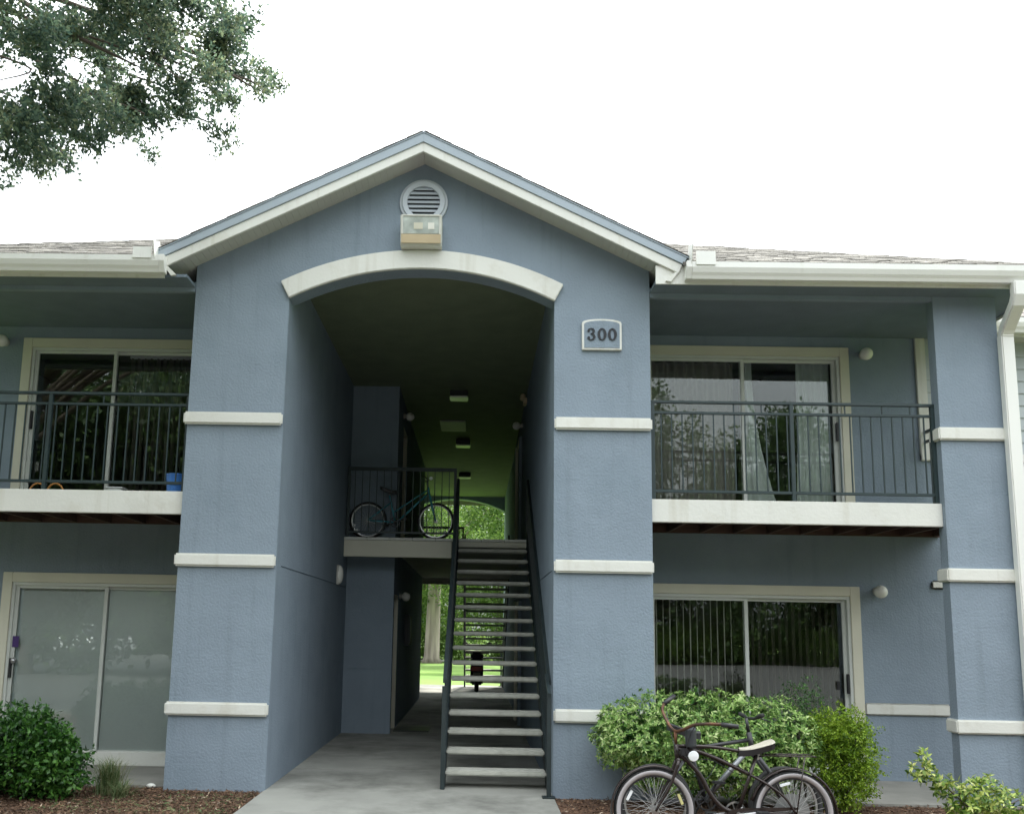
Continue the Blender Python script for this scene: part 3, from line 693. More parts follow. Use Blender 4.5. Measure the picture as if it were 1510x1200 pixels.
st2 = copy_thing(st, (0, 18.0, 0), 0, 'far stair at the rear of the passage, seen between the treads of the near one')
st2.scale = (1, -1, 1)
st.scale = (1, 1, 1)

# ---------------------------------------------------------------- things behind the glass
def curtain(name, x0, x1, z0, z1, y, m, label, amp=.035, wl=.13, flare=0, seed=1):
    r_ = random.Random(seed); n = int((x1-x0)/wl*10)+2; rows = 7; mb = MB(); vs = []
    for j in range(rows+1):
        t = j/rows; z = z1+(z0-z1)*t
        for i in range(n+1):
            u = i/n; x = x0+(x1-x0)*u + flare*t*t*(1-u if flare < 0 else u)
            vs.append((x, y+amp*math.sin(2*math.pi*(x0+(x1-x0)*u)/wl+math.sin(u*9+seed))*(1-.3*t)+.01*math.sin(7*t+u*5), z))
    k = len(vs); vs += [(a, b+.004, c) for a, b, c in vs]; fs = []
    for j in range(rows):
        for i in range(n):
            a = j*(n+1)+i; f = (a, a+1, a+n+2, a+n+1); fs += [f, tuple(q+k for q in reversed(f))]
    o = mb.add(vs, fs).build(name, m, smooth=True); return tag(o, label, 'curtain', 'curtains behind the upper right door')
curtain('curtain', 2.05, 3.20, 3.08, 5.06, WY+.25, m_curt, 'drawn grey-brown curtain behind the left pane of the upper right balcony door', seed=2)
curtain('curtain', 3.30, 3.42, 3.08, 5.06, WY+.22, m_curt2, 'narrow pale curtain beside the mullion of the upper right balcony door', .03, .06, .32, 3)
curtain('curtain', 3.98, 4.44, 3.08, 5.06, WY+.22, m_curt2, 'pale curtain gathered at the right end of the upper right balcony door', .03, .10, -.05, 5)
def vblind(x0, x1, z0, z1, y, ang, label, m=m_slat, step=.082):
    o = empty('vertical_blind', (x0, y, z0), label, 'blind', 'vertical blinds behind patio doors')
    MB().box(0, x1-x0, -.02, .02, z1-z0, z1-z0+.04).build('head_rail', m_lid, o, bevel=.003)
    n = int((x1-x0)/step); first = None; r_ = random.Random(7)
    for k in range(n):
        rot = ang+r_.uniform(-.08, .08)
        if first is None:
            mb = MB(); c = .044
            mb.add([(-c, 0, 0), (0, -.006, 0), (c, 0, 0), (-c, 0, z1-z0), (0, -.006, z1-z0), (c, 0, z1-z0), (-c, .001, 0), (0, -.005, 0), (c, .001, 0), (-c, .001, z1-z0), (0, -.005, z1-z0), (c, .001, z1-z0)],
                   [(0,1,4,3),(1,2,5,4),(6,9,10,7),(7,10,11,8),(0,3,9,6),(2,8,11,5)])
            first = mb.build('slat', m, o); first.location = (step*(k+.5), 0, 0); first.rotation_euler = (0, 0, rot)
        else: inst(first, o, (step*(k+.5), 0, 0), (0, 0, rot))
    return o
vblind(2.06, 3.20, .08, 2.05, WY+.2, R(72), 'half-open vertical blind behind the left pane of the lower right patio door')
vblind(3.24, 4.42, .08, 2.05, WY+.26, R(96), 'wide-open dark vertical blind behind the right pane of the lower right patio door', mat('dark_slat', (.22, .19, .16), rough=.6))
vblind(-4.5, -3.22, 3.1, 5.0, WY+.24, R(80), 'vertical blind behind the right pane of the upper left balcony door', mat('brown_slat', (.16, .14, .12), rough=.6))
def shade(x0, x1, label):
    o = MB().box(x0, x1, WY+.082, WY+.094, .10, 2.08).build('window_shade', m_shade); tag(o, label, 'shade', 'shades behind the lower left door'); return o
shade(-5.60, -4.53, 'pale grey-green shade behind the left pane of the lower left patio door')
shade(-4.47, -3.24, 'pale grey-green shade behind the right pane of the lower left patio door')
# lower left door lock and sticker
MB().lathe([(.0001, -.04), (.03, -.036), (.036, -.01), (.036, 0)], 18, (-5.545, WY+.01, 1.18), 'Y').build('lock_knob', m_chrome, s_ll, smooth=True)
MB().box(-5.575, -5.50, WY+.006, WY+.0115, 1.34, 1.47).build('sticker', m_stick, s_ll)
MB().box(4.27, 4.31, WY+.03, WY+.044, 1.02, 1.12).build('latch', m_bk, s_lr, bevel=.004)
# balcony things
pl = empty('pail', (-3.40, .50, 3.06), 'blue plastic pail behind the left balcony railing', 'pail')
MB().lathe([(.0001, 0), (.095, 0), (.115, .23), (.122, .23), (.122, .245), (.11, .245), (.09, .01)], 24).build('bucket', m_blueb, pl, smooth=False)
hd = MB(); hd.tube([(.12*math.cos(a), -.03-.09*math.sin(a)*.9, .22-.10*math.sin(a)) for a in np.linspace(0, math.pi, 14)], .004, 6); hd.build('handle', m_chrome, pl)
rk = empty('rattan_basket', (-4.92, .62, 3.06), 'low orange rattan basket hoops on the left balcony floor', 'basket')
for dx in (-.1, .1):
    t = MB(); t.tube([(dx+.1*math.cos(a), 0, .13*math.sin(a)+.012) for a in np.linspace(0, math.pi, 14)], .011, 6); t.build('hoop', m_orange, rk, smooth=True)
t = MB(); t.tube([(.2*math.cos(a), .09*math.sin(a), .014) for a in np.linspace(0, 2*math.pi, 20)], .011, 6); t.build('rim', m_orange, rk, smooth=True)
bx_ = empty('storage_tub', (-4.12, .62, 3.06), 'low white plastic tub on the left balcony between basket and pail', 'tub')
MB().box(-.09, .09, -.07, .07, 0, .09).build('body', m_lid, bx_, bevel=.015); MB().box(-.1, .1, -.08, .08, .09, .105).build('lid', m_lid, bx_, bevel=.005)
wm = empty('welcome_mat', (-1.0, 5.9, 0), 'dark doormat in front of the ground floor passage door', 'mat')
MB().box(-.33, .25, -.35, .35, .0, .014).build('mat', m_bk, wm, bevel=.004)
#@@PART2

# ---------------------------------------------------------------- foliage helpers
def leaf_object(name, P, D, N, Ln, wr, m, parent, bend=.12, smooth=False):
    """one mesh of many small pointed leaves: P base, D direction, N normal (unit rows)"""
    n = len(P); S = np.cross(D, N); S /= np.linalg.norm(S, axis=1)[:, None]+1e-9; L_ = Ln[:, None]
    A = P; Bp = P+D*L_*.45+S*L_*wr*.5; T = P+D*L_-N*L_*bend; Cp = P+D*L_*.45-S*L_*wr*.5
    V = np.stack([A, Bp, T, Cp], 1).reshape(-1, 3)
    me = bpy.data.meshes.new(name); me.vertices.add(4*n); me.vertices.foreach_set('co', V.astype(np.float32).ravel())
    me.loops.add(4*n); me.loops.foreach_set('vertex_index', np.arange(4*n, dtype=np.int32))
    me.polygons.add(n); me.polygons.foreach_set('loop_start', np.arange(0, 4*n, 4, dtype=np.int32))
    me.update(calc_edges=True); me.materials.append(m)
    o = bpy.data.objects.new(name, me); C.objects.link(o); o.parent = parent; return o
def unit(v): return v/(np.linalg.norm(v, axis=1)[:, None]+1e-9)
def clump_points(rg, blobs, twigs, per, twig_len, shell=.55):
    """blobs: (x,y,z,rx,ry,rz,weight). leaves sit along short twigs spread in each blob"""
    wts = np.array([b[6]*b[3]*b[5] if len(b) > 6 else b[3]*b[5] for b in blobs]); wts = wts/wts.sum()
    Ps, Ds = [], []
    for b, f in zip(blobs, wts):
        k = max(3, int(twigs*f)); d = unit(rg.normal(size=(k, 3))); r_ = (shell+(1-shell)*rg.random(k))[:, None]**.8
        r_ = r_*(1+.14*np.sin(d[:, :1]*7+b[0]*3)+.12*np.sin(d[:, 2:]*9+b[1]*5))
        c = np.array(b[:3])+d*r_*np.array(b[3:6]); td = unit(d*.8+rg.normal(size=(k, 3))*.7)
        t = rg.random((k, per)); q = c[:, None]+td[:, None]*(t[..., None]*twig_len)+rg.normal(size=(k, per, 3))*twig_len*.14
        ld = unit((td[:, None]*.5+rg.normal(size=(k, per, 3))*.9).reshape(-1, 3))
        Ps.append(q.reshape(-1, 3)); Ds.append(ld)
    return np.concatenate(Ps), np.concatenate(Ds)
def foliage(name, rg, blobs, twigs, per, twig_len, leaf, wr, m, parent, shell=.55, upbias=.5, zmin=None):
    P, D = clump_points(rg, blobs, twigs, per, twig_len, shell)
    if zmin is not None: k = P[:, 2] > zmin; P, D = P[k], D[k]
    N = rg.normal(size=P.shape); N[:, 2] += upbias; N = unit(N-D*(N*D).sum(1)[:, None])
    return leaf_object(name, P, D, N, leaf*(.65+.7*rg.random(len(P))), wr, m, parent)
def branches(o, segs, m, name='limb', seg=8):
    for pts, r0, r1 in segs:
        k = len(pts); MB().tube(pts, [r0+(r1-r0)*i/(k-1) for i in range(k)], seg).build(name, m, o, smooth=True)

# ---------------------------------------------------------------- bushes at the front
rg = np.random.default_rng(11)
b1 = empty('shrub', (-4.35, -.55, 0), 'rounded dark green shrub at the left edge below the patio door', 'shrub')
foliage('foliage', rg, [(0,0,.36,.48,.42,.36,1), (.28,-.05,.30,.34,.3,.28,1), (-.35,0,.42,.42,.38,.36,1), (.1,-.1,.58,.26,.25,.22,1), (-.8,0,.38,.5,.4,.36,1), (.42,-.02,.22,.2,.2,.18,.8), (.05,0,.4,.3,.3,.3,1)],
        2300, 9, .10, .052, .5, m_dark, b1, .45, .8, 0.0)
branches(b1, [([(0,0,0), (.05*math.sin(i*2), .04*math.cos(i), .2), (.22*math.sin(i*1.3), .15*math.cos(i*1.7), .5)], .014, .005) for i in range(9)], m_bark, 'stem', 5)
# variegated mound: rosettes of leaves
def rosette_bush(o, blobs, n, leaf, m, per=8, zmin=.02, seed=3, inner=True):
    rg_ = np.random.default_rng(seed); w_ = np.array([b[3]*b[5] for b in blobs]); w_ = w_/w_.sum(); P, D, N, Ln = [], [], [], []
    for b, f in zip(blobs, w_):
        k = int(n*f); d = unit(rg_.normal(size=(k, 3))); r_ = .80+.22*rg_.random(k); r_ *= 1+.09*np.sin(d[:, 0]*8+b[0]*9)+.08*np.sin(d[:, 2]*7+d[:, 1]*5)
        c = np.array(b[:3])+d*r_[:, None]*np.array(b[3:6]); ax = unit(d+np.array([0, -.15, .45])+rg_.normal(size=(k, 3))*.35)
        u = unit(np.cross(ax, rg_.normal(size=(k, 3)))); v_ = np.cross(ax, u)
        for j in range(per):
            a = 2*math.pi*(j/per)+rg_.random(k)*.5; rad = np.cos(a)[:, None]*u+np.sin(a)[:, None]*v_
            el = .25+.5*rg_.random(k)[:, None]; dd = unit(rad+ax*el); nn = unit(ax-rad*el)
            P.append(c+.006*rg_.normal(size=(k, 3))); D.append(unit(dd+.25*rg_.normal(size=(k, 3)))); N.append(nn); Ln.append(leaf*(.6+.6*rg_.random(k)))
    P, D, N, Ln = map(np.concatenate, (P, D, N, Ln)); k = P[:, 2] > zmin
    return leaf_object('foliage', P[k], D[k], N[k], Ln[k], .36, m, o, .16)
b2 = empty('shrub', (2.25, -.40, 0), 'wide clipped mound of variegated cream and green leaves behind the cruiser bicycle', 'shrub')
mound = [(-.55,0,.68,.52,.48,.36), (-.15,.02,.72,.5,.5,.36), (.3,.02,.72,.5,.5,.36), (.68,0,.64,.42,.45,.36), (-.75,-.02,.62,.38,.4,.30), (.1,-.1,.5,.6,.4,.36), (.5,0,.42,.5,.4,.34), (-.3,0,.36,.5,.36,.28)]
rosette_bush(b2, mound, 4200, .049, m_pit, 8)
foliage('inner_foliage', rg, [(a,b,c,d*.8,e*.8,f*.8,1) for a,b,c,d,e,f in mound], 1300, 6, .09, .05, .45, m_dark, b2, .2, .5, .05)
branches(b2, [([(.5*math.sin(i*2.1)*.6,.1*math.cos(i),0), (.55*math.sin(i*2.1),.12*math.cos(i*3),.25), (.8*math.sin(i*2.1), .2*math.cos(i*1.7), .55)], .016, .006) for i in range(12)], m_bark, 'stem', 5)
b3 = empty('shrub', (3.56, -.40, 0), 'upright box-clipped yellow-green shrub right of the variegated mound', 'shrub')
foliage('foliage', rg, [(0,0,.70,.26,.28,.24,1.2), (.10,0,.5,.24,.28,.3,1), (-.10,0,.5,.24,.28,.32,1), (.02,-.05,.3,.27,.28,.28,1), (-.03,0,.15,.24,.26,.2,.8), (.13,0,.70,.17,.25,.18,1), (-.15,0,.76,.15,.25,.14,.8)],
        2600, 9, .07, .026, .5, m_box, b3, .4, .7, 0.0)
branches(b3, [([(0,0,0), (.08*math.sin(i*2),.06*math.cos(i),.3), (.2*math.sin(i*1.3), .15*math.cos(i*1.7), .7)], .012, .004) for i in range(8)], m_bark, 'stem', 5)
b4 = empty('shrub', (3.42, .25, 0), 'feathery dark shrub showing behind the yellow-green box shrub', 'shrub')
foliage('foliage', rg, [(0,0,.92,.22,.18,.22,1), (.12,0,1.06,.10,.1,.14,.6), (-.12,0,.85,.2,.15,.2,.8), (.1,0,.6,.25,.2,.3,1)], 420, 8, .12, .03, .35, m_dark, b4, .3, .6, 0)
branches(b4, [([(0,0,0), (.06*math.sin(i*2),.05*math.cos(i),.5), (.16*math.sin(i*1.9), .1*math.cos(i*1.7), 1.12)], .008, .002) for i in range(9)], m_bark, 'stem', 5)
b5 = empty('shrub', (4.62, -.95, 0), 'low yellow and green variegated shrub at the foot of the right column', 'shrub')
arb = [(0,0,.20,.25,.22,.18), (.2,0,.14,.22,.2,.14), (-.15,0,.12,.2,.2,.14), (.42,-.05,.05,.16,.16,.12), (.68,-.05,.10,.18,.15,.10), (-.30,.02,.26,.12,.12,.07), (-.42,.02,.35,.12,.12,.07), (-.55,.03,.42,.10,.1,.09), (-.52,.03,.54,.06,.08,.06)]
rosette_bush(b5, [(a,b,c+.02,d,e,f) for a,b,c,d,e,f in arb], 420, .066, m_arb, 6, 0.0, 8)
branches(b5, [([(0,0,0), (-.2,.0,.18), (-.55,.03,.5)], .010, .004), ([(0,0,0), (.1,0,.12), (.3,0,.22)], .009, .004), ([(0,0,0), (-.02,0,.15), (.02,0,.32)], .009, .004), ([(.1,0,0), (.3,0,.08), (.68,0,.16)], .008, .003)], m_bark, 'stem', 5)
# ornamental grass tuft and small weeds
def tuft(loc, n, h, spread, label, seed):
    o = empty('grass_clump', loc, label, 'grass'); rr = np.random.default_rng(seed); m = MB()
    for i in range(n):
        a = rr.random()*6.28; l_ = h*(.5+.6*rr.random()); sp_ = spread*(.3+.9*rr.random()); x0, y0 = .05*rr.normal(), .05*rr.normal(); wv = .0028
        pts = [(x0+math.cos(a)*sp_*t**1.6, y0+math.sin(a)*sp_*t**1.6, l_*(t-.35*t**3)*1.2) for t in (0, .33, .66, 1)]
        px, py = -math.sin(a), math.cos(a); vs = []
        for (x, y, z), ww in zip(pts, (1, 1, .7, .1)): vs += [(x-px*wv*ww, y-py*wv*ww, z), (x+px*wv*ww, y+py*wv*ww, z)]
        m.add(vs, [(0,1,3,2), (2,3,5,4), (4,5,7,6)])
    m.build('blades', m_blade, o, kind='stuff'); return o
tuft((-3.62, -.25, -.02), 420, .42, .26, 'thin green grass clump beside the left shrub', 1)
tuft((-3.42, -.42, -.02), 160, .20, .24, 'short dry yellowish grass clump near the left pillar', 2)
# mulch chips and fallen leaves
rg = np.random.default_rng(5)
def chips(name, n, boxes, lo, hi, m, label_kind='stuff'):
    P = []
    for (x0, x1, y0, y1), f in boxes: k = int(n*f); P.append(np.stack([rg.uniform(x0, x1, k), rg.uniform(y0, y1, k), rg.uniform(-.025, -.008, k)], 1))
    P = np.concatenate(P); D = rg.normal(size=P.shape); D[:, 2] *= .25; D = unit(D); N = rg.normal(size=P.shape)*.5; N[:, 2] += 1; N = unit(N-D*(N*D).sum(1)[:, None])
    o = leaf_object(name, P, D, N, lo+(hi-lo)*rg.random(len(P)), .28, m, None, 0.05); o['kind'] = 'stuff'; return o
frontb = [((-6.5, -2.14, -1.6, .12), .5), ((.81, 6.5, -3.0, -.02), .5)]
chips('mulch', 90000, frontb, .012, .05, m_chip)
m_lit = mat('pale_litter', (.34, .24, .15), rough=.9, island=.5, col2=(.42, .36, .28))
chips('leaf_litter', 2600, frontb, .02, .06, m_lit)
chips('grass_sprouts', 1300, [((-4.0, -2.2, -1.2, -.2), 1)], .03, .06, m_blade)
rc = empty('rock', (-3.30, .05, 0), 'small white stone by the base of the left pillar', 'stone')
MB().sphere((0, 0, .012), .04, 7, (1.2, .8, .6)).build('stone', m_white, rc)

# ---------------------------------------------------------------- bicycles
def wheel(o, x, r_, style, tr=.026):
    wname = 'wheel'
    rim = MB().ring(r_-tr*2, [(-.012, -.011), (.012, -.013), (.012, .013), (-.012, .011)], 48, (0, 0, 0)).build(wname, m_bk if style == 'ww' else m_chrome, o); rim.location = (x, 0, r_)
    t = MB(); k = 10; t.ring(r_-tr, [(tr*math.cos(2*math.pi*i/k), tr*math.sin(2*math.pi*i/k)) for i in range(k)], 56).build('tyre', m_rub, rim, smooth=True)
    if style == 'ww':
        for s_ in (-1, 1): MB().ring(r_-tr, [(-.026, s_*.014), (-.012, s_*.0265), (.002, s_*.0285), (.010, s_*.026), (.009, s_*.021), (-.026, s_*.010)], 56).build('whitewall', m_ww, rim, smooth=True)
    sp = MB()
    for i in range(36):
        a = 2*math.pi*i/36; b_ = a+(.55 if i % 2 else -.55); s_ = 1 if i % 4 < 2 else -1; rr_ = r_-tr*2-.008
        sp.tube([(.022*math.cos(b_), s_*.03, .022*math.sin(b_)), (rr_*math.cos(a), 0, rr_*math.sin(a))], .0013, 4, cap=False)
    sp.build('spokes', m_spoke, rim)
    MB().lathe([(.0001, -.05), (.012, -.05), (.012, -.034), (.028, -.033), (.028, -.027), (.016, -.026), (.016, .026), (.028, .027), (.028, .033), (.012, .034), (.012, .05), (.0001, .05)], 14, axis='Y').build('hub', m_chrome, rim)
    return rim
def arc(cx, cz, r_, a0, a1, n=16, y=0): return [(cx+r_*math.cos(a), y, cz+r_*math.sin(a)) for a in np.linspace(R(a0), R(a1), n)]
def smooth_path(pts, n=24):
    P = [Vector(p) for p in pts]; out_ = []
    P = [P[0]*2-P[1]]+P+[P[-1]*2-P[-2]]; k = len(P)-3
    for i in range(k):
        for j in range(max(2, n//k)):
            t = j/max(2, n//k); a, b, c, d = P[i:i+4]
            out_.append(tuple(.5*((2*b)+(-a+c)*t+(2*a-5*b+4*c-d)*t*t+(-a+3*b-3*c+d)*t**3)))
    out_.append(tuple(P[-2])); return out_
def crank(o, x, z, m=m_chrome, ang=20):
    c = MB(); c.ring(.075, [(-.006, -.045), (.008, -.045), (.008, -.041), (-.006, -.041)], 30, (x, 0, z)); c.lathe([(.0001, -.06), (.02, -.06), (.02, .06), (.0001, .06)], 12, (x, 0, z), 'Y')
    for k in range(5): a = k*1.2566; c.tube([(x, -.043, z), (x+.07*math.cos(a), -.043, z+.07*math.sin(a))], .005, 5)
    c.build('chainring', m, o)
    for s_ in (-1, 1):
        a = R(ang)+(math.pi if s_ > 0 else 0); e = (x+.165*math.cos(a), s_*.075, z+.165*math.sin(a))
        MB().tube([(x, s_*.058, z), e], [.012, .009], 8).build('crank_arm', m, o)
        MB().box(e[0]-.045, e[0]+.045, min(s_*.08, s_*.17), max(s_*.08, s_*.17), e[2]-.011, e[2]+.011).build('pedal', m_bk, o, bevel=.004)
def saddle(o, x, z, m_top, m_side, l_=.25, w_=.22, lip=.02):
    """nose towards +x"""
    vs = []; n = 9
    for i in range(n+1):
        t = i/n; xx = x-l_*.5+l_*t; ww = w_/2*(1-t)**.8*.9+.022; zz_ = z+.018*math.cos(t*math.pi*1.0)+(.03*(1-t)**3)
        if i == 0: ww *= .75
        for k in range(7): a = math.pi*k/6; vs.append((xx, -ww*math.cos(a), zz_+.016*math.sin(a)))
        vs.append((xx, ww*.85, zz_-.045)); vs.append((xx, -ww*.85, zz_-.045))
    fs = []; q = 9
    for i in range(n):
        for k in range(q): fs.append((i*q+k, i*q+(k+1) % q, (i+1)*q+(k+1) % q, (i+1)*q+k))
    fs += [tuple(range(q)), tuple(n*q+k for k in range(q-1, -1, -1))]
    sd_ = MB().add(vs, fs).build('saddle', m_side, o, smooth=False)
    top = []
    for i in range(n+1):
        for k in range(7): v_ = vs[i*q+k]; top.append((v_[0], v_[1]*1.02, v_[2]+.003))
    tf = [(i*7+k, i*7+k+1, (i+1)*7+k+1, (i+1)*7+k) for i in range(n) for k in range(6)]
    nb = len(top); top += [(a, b, c-.002) for a, b, c in top]; tf += [tuple(j+nb for j in reversed(f)) for f in tf]
    MB().add(top, tf).build('saddle_top', m_top, sd_)

# cruiser: local +x is forward (towards the left of the picture)
cz = .312
K = empty('bicycle', (2.433, -2.30, 0), 'brown-black cruiser bicycle with whitewall tyres in the foreground, facing left', 'bicycle', rz=math.pi)
fwx = 1.056
rw = wheel(K, 0, cz, 'ww', .028); fwl = wheel(K, fwx, cz, 'ww', .028)
for rim_, spots_ in ((fwl, ((.5, m_refw), (2.75, m_refy))), (rw, ((3.6, m_refw), (1.3, m_refw)))):
    for a, mm in spots_:
        MB().obox((.215*math.cos(a), -.0, .215*math.sin(a)), .085, .012, .022, Matrix.Rotation(-(a+math.pi/2), 3, 'Y')).build('spoke_reflector', mm, rim_, bevel=.004)
MB().lathe([(.13, -.036), (.135, -.036), (.135, -.033), (.03, -.033)], 36, axis='Y').build('spoke_guard', m_metalb, rw)
fr = MB()
up_t = smooth_path([(.878, 0, .765), (.74, 0, .755), (.60, 0, .71), (.45, 0, .645), (.33, 0, .59)])
fr.tube(up_t, .0155, 8)
fr.tube(smooth_path([(.880, 0, .74), (.79, 0, .67), (.70, 0, .57), (.63, 0, .44), (.54, 0, .34), (.428, 0, .297)]), .018, 8)
fr.tube([(.884, 0, .80), (.872, 0, .68)], .021, 10)
fr.tube(smooth_path([(.87, 0, .79), (.60, 0, .785), (.30, 0, .745)], 10), .013, 8)
fr.tube([(.428, 0, .297), (.268, 0, .735)], .015, 8)
for s_ in (-1, 1):
    fr.tube([(.428, s_*.03, .297), (.2, s_*.05, .315), (0, s_*.06, cz)], .010, 6)
    fr.tube(smooth_path([(.33, s_*.012, .59), (.2, s_*.045, .52), (.08, s_*.055, .43), (0, s_*.06, cz)], 12), .010, 6)
fr.tube([(.428, -.04, .297), (.428, .04, .297)], .024, 12)
fr.build('frame', m_bframe, K, smooth=True)
fk = MB(); fk.tube([(.872, -.05, .685), (.872, .05, .685)], .018, 8)
for s_ in (-1, 1): fk.tube(smooth_path([(.874, s_*.048, .685), (.93, s_*.052, .53), (.985, s_*.055, .43), (fwx, s_*.055, cz)], 12), [.014]*3+[.012]*6+[.009]*(len(smooth_path([(0,0,0),(0,0,1),(0,0,2),(0,0,3)], 12))-9), 8)
fk.build('fork', m_bframe, K, smooth=True)
MB().tube([(.26, 0, .70), (.25, 0, .775)], .012, 8).build('seat_post', m_chrome, K)
saddle(K, .275, .785, m_cloth, m_bk, .26, .17)
hb = MB(); hb.tube([(.884, 0, .79), (.888, 0, .90)], .013, 8)
def tol(X, Y, Z_): return (2.433-X, -(Y+2.30), Z_)
hb.tube(smooth_path([tol(*q) for q in [(1.92, -2.63, .975), (1.80, -2.60, .985), (1.66, -2.50, .97), (1.58, -2.38, .915), (1.545, -2.30, .90), (1.52, -2.22, .93), (1.49, -2.10, 1.03), (1.52, -2.0, 1.08)]], 36), .012, 8)
hb.build('handlebar', m_rust, K, smooth=True)
for a, b in (((1.94, -2.635, .973), (1.82, -2.605, .984)), ((1.62, -1.93, 1.14), (1.52, -2.0, 1.08))):
    MB().tube([tol(*a), tol(*b)], .018, 10).build('grip', m_bk, K, smooth=True)
for cx_, a0, a1 in ((0, -10, 165), (fwx, -25, 118)):
    fe = MB(); P_ = arc(cx_, cz, .365, a0, a1, 22)
    fe.ring(.322, [(0, -.032), (.010, -.02), (.013, 0), (.010, .02), (0, .032), (.004, .02), (.009, 0), (.004, -.02)], 26, (cx_, 0, cz), R(a0 if cx_ else 15), R(a1 if cx_ else 190) if cx_ else R(190))
    fe.build('fender', m_bframe, K, smooth=True)
rkk = MB()
for s_ in (-1, 1):
    rkk.tube([(.21, s_*.05, .735), (-.165, s_*.06, .735)], .006, 6); rkk.tube([(-.08, s_*.06, .733), (-.0, s_*.07, cz)], .005, 6)
for k in range(5): rkk.tube([(-.16+k*.09, -.06, .735), (-.16+k*.09, .06, .735)], .005, 6)
rkk.tube([(.21, -.05, .735), (.26, 0, .72), (.21, .05, .735)], .006, 6); rkk.build('rack', m_bframe, K, smooth=True)
hl = MB(); hl.lathe([(.0001, .028), (.022, .03), (.036, .05), (.040, .062), (.036, .068), (.0001, .072)], 22, (.765, 0, .722), 'Y'); hl.build('headlight', m_refw, K)
MB().tube([(.80, .02, .755), (.765, .03, .73)], .006, 6).build('bracket', m_bk, K)
MB().prism([(.80, .72), (.86, .72), (.86, .775), (.80, .775)], .02, .05).build('tool_bag', m_bk, K, bevel=.008)
crank(K, .428, .297, m_chrome, -10)
cg = MB(); cg.prism([(.50, .25), (.53, .29), (.49, .33), (.40, .345), (.0, .36), (-.03, .35), (.0, .338), (.40, .305)], .035, .043); cg.build('chain_guard', m_bframe, K, bevel=.003)
MB().tube([(.40, .05, .28), (.30, .17, .0)], .008, 6).build('kickstand', m_chrome, K)
cb = MB(); cb.tube(smooth_path([tol(1.66, -2.5, .975), tol(1.62, -2.42, .85), (.80, .03, .70), (.62, .02, .69), (.45, .02, .60)], 20), .0035, 5); cb.tube(smooth_path([tol(1.52, -2.1, 1.03), (.90, .02, .80), (.78, -.02, .62), (.66, .0, .55), (.58, 0, .66)], 20), .0035, 5); cb.build('cable', m_bk, K)
# thermos in the handlebar holder
th = MB(); th.lathe([(.0001, 0), (.040, 0), (.042, .01), (.042, .125), (.036, .145), (.0001, .15)], 22); tho = th.build('travel_flask', mat('slate_flask', (.035, .04, .045), rough=.3), smooth=False, loc=(1.655, -2.34, .79)); tag(tho, 'dark cylindrical flask standing upright at the cruiser bicycle handlebar', 'flask')

# mountain bike behind, facing right
G = empty('bicycle', (1.46, -1.93, 0), 'grey and black mountain bicycle leaning behind the cruiser, facing right', 'bicycle')
G.rotation_euler = (R(-4), 0, 0)
gz = .30; wheel(G, 0, gz, 'plain', .025); wheel(G, 1.04, gz, 'plain', .025)
f1 = MB(); f1.tube([(.40, 0, .33), (.78, 0, .74)], .022, 10); f1.build('down_tube', m_silver, G, smooth=True)
f2 = MB(); f2.tube([(.775, 0, .86), (.80, 0, .70)], .022, 10); f2.tube([(.30, 0, .72), (.775, 0, .80)], .016, 8); f2.tube([(.40, 0, .33), (.27, 0, .80)], .017, 8)
for s_ in (-1, 1): f2.tube([(.40, s_*.03, .33), (0, s_*.06, gz)], .010, 6); f2.tube([(.295, s_*.015, .70), (0, s_*.06, gz)], .009, 6)
f2.build('frame', m_bk, G, smooth=True)
f3 = MB()
for s_ in (-1, 1): f3.tube([(.805, s_*.06, .70), (.95, s_*.06, .50), (1.04, s_*.06, gz)], [.018, .018, .012], 8)
f3.tube([(.805, -.06, .70), (.805, .06, .70)], .016, 8); f3.build('fork', m_bk, G, smooth=True)
h3 = MB(); h3.tube([(.775, 0, .86), (.76, 0, .97)], .014, 8); h3.tube([(.80, -.30, 1.0), (.80, -.1, .97), (.80, .1, .97), (.80, .30, 1.0)], .012, 8); h3.build('handlebar', m_bk, G, smooth=True)
for s_ in (-1, 1): MB().tube([(.80, s_*.31, 1.0), (.80, s_*.19, .985)], .018, 10).build('grip', m_rub, G, smooth=True); MB().tube([(.80, s_*.18, .985), (.86, s_*.2, .96), (.87, s_*.28, .95)], .005, 6).build('brake_lever', m_bk, G)
saddle(G, .25, .86, m_bk, m_bk, .26, .16); MB().tube([(.27, 0, .78), (.255, 0, .85)], .012, 8).build('seat_post', m_chrome, G)
crank(G, .40, .33, m_bk, 60)

# teal bicycle on the landing, facing right
T = empty('bicycle', (-1.79, 5.06, 3.06), 'teal low-step bicycle standing behind the upper landing railing', 'bicycle')
tz = .305; a_ = wheel(T, 0, tz, 'plain', .022); b_ = wheel(T, 1.10, tz, 'plain', .022)
f4 = MB(); f4.tube([(.96, 0, .86), (.985, 0, .74)], .019, 10); f4.tube([(.965, 0, .82), (.42, 0, .45)], .013, 8); f4.tube([(.975, 0, .77), (.48, 0, .29)], .017, 8); f4.tube([(.44, 0, .28), (.34, 0, .72)], .015, 8)
for s_ in (-1, 1): f4.tube([(.44, s_*.03, .28), (0, s_*.06, tz)], .009, 6); f4.tube([(.365, s_*.015, .60), (0, s_*.06, tz)], .008, 6)
f4.build('frame', m_teal, T, smooth=True)
f5 = MB()
for s_ in (-1, 1): f5.tube([(.99, s_*.05, .74), (1.045, s_*.055, .50), (1.10, s_*.055, tz)], [.017, .017, .010], 8)
f5.tube([(.99, -.05, .74), (.99, .05, .74)], .015, 8); f5.build('fork', m_teal, T, smooth=True)
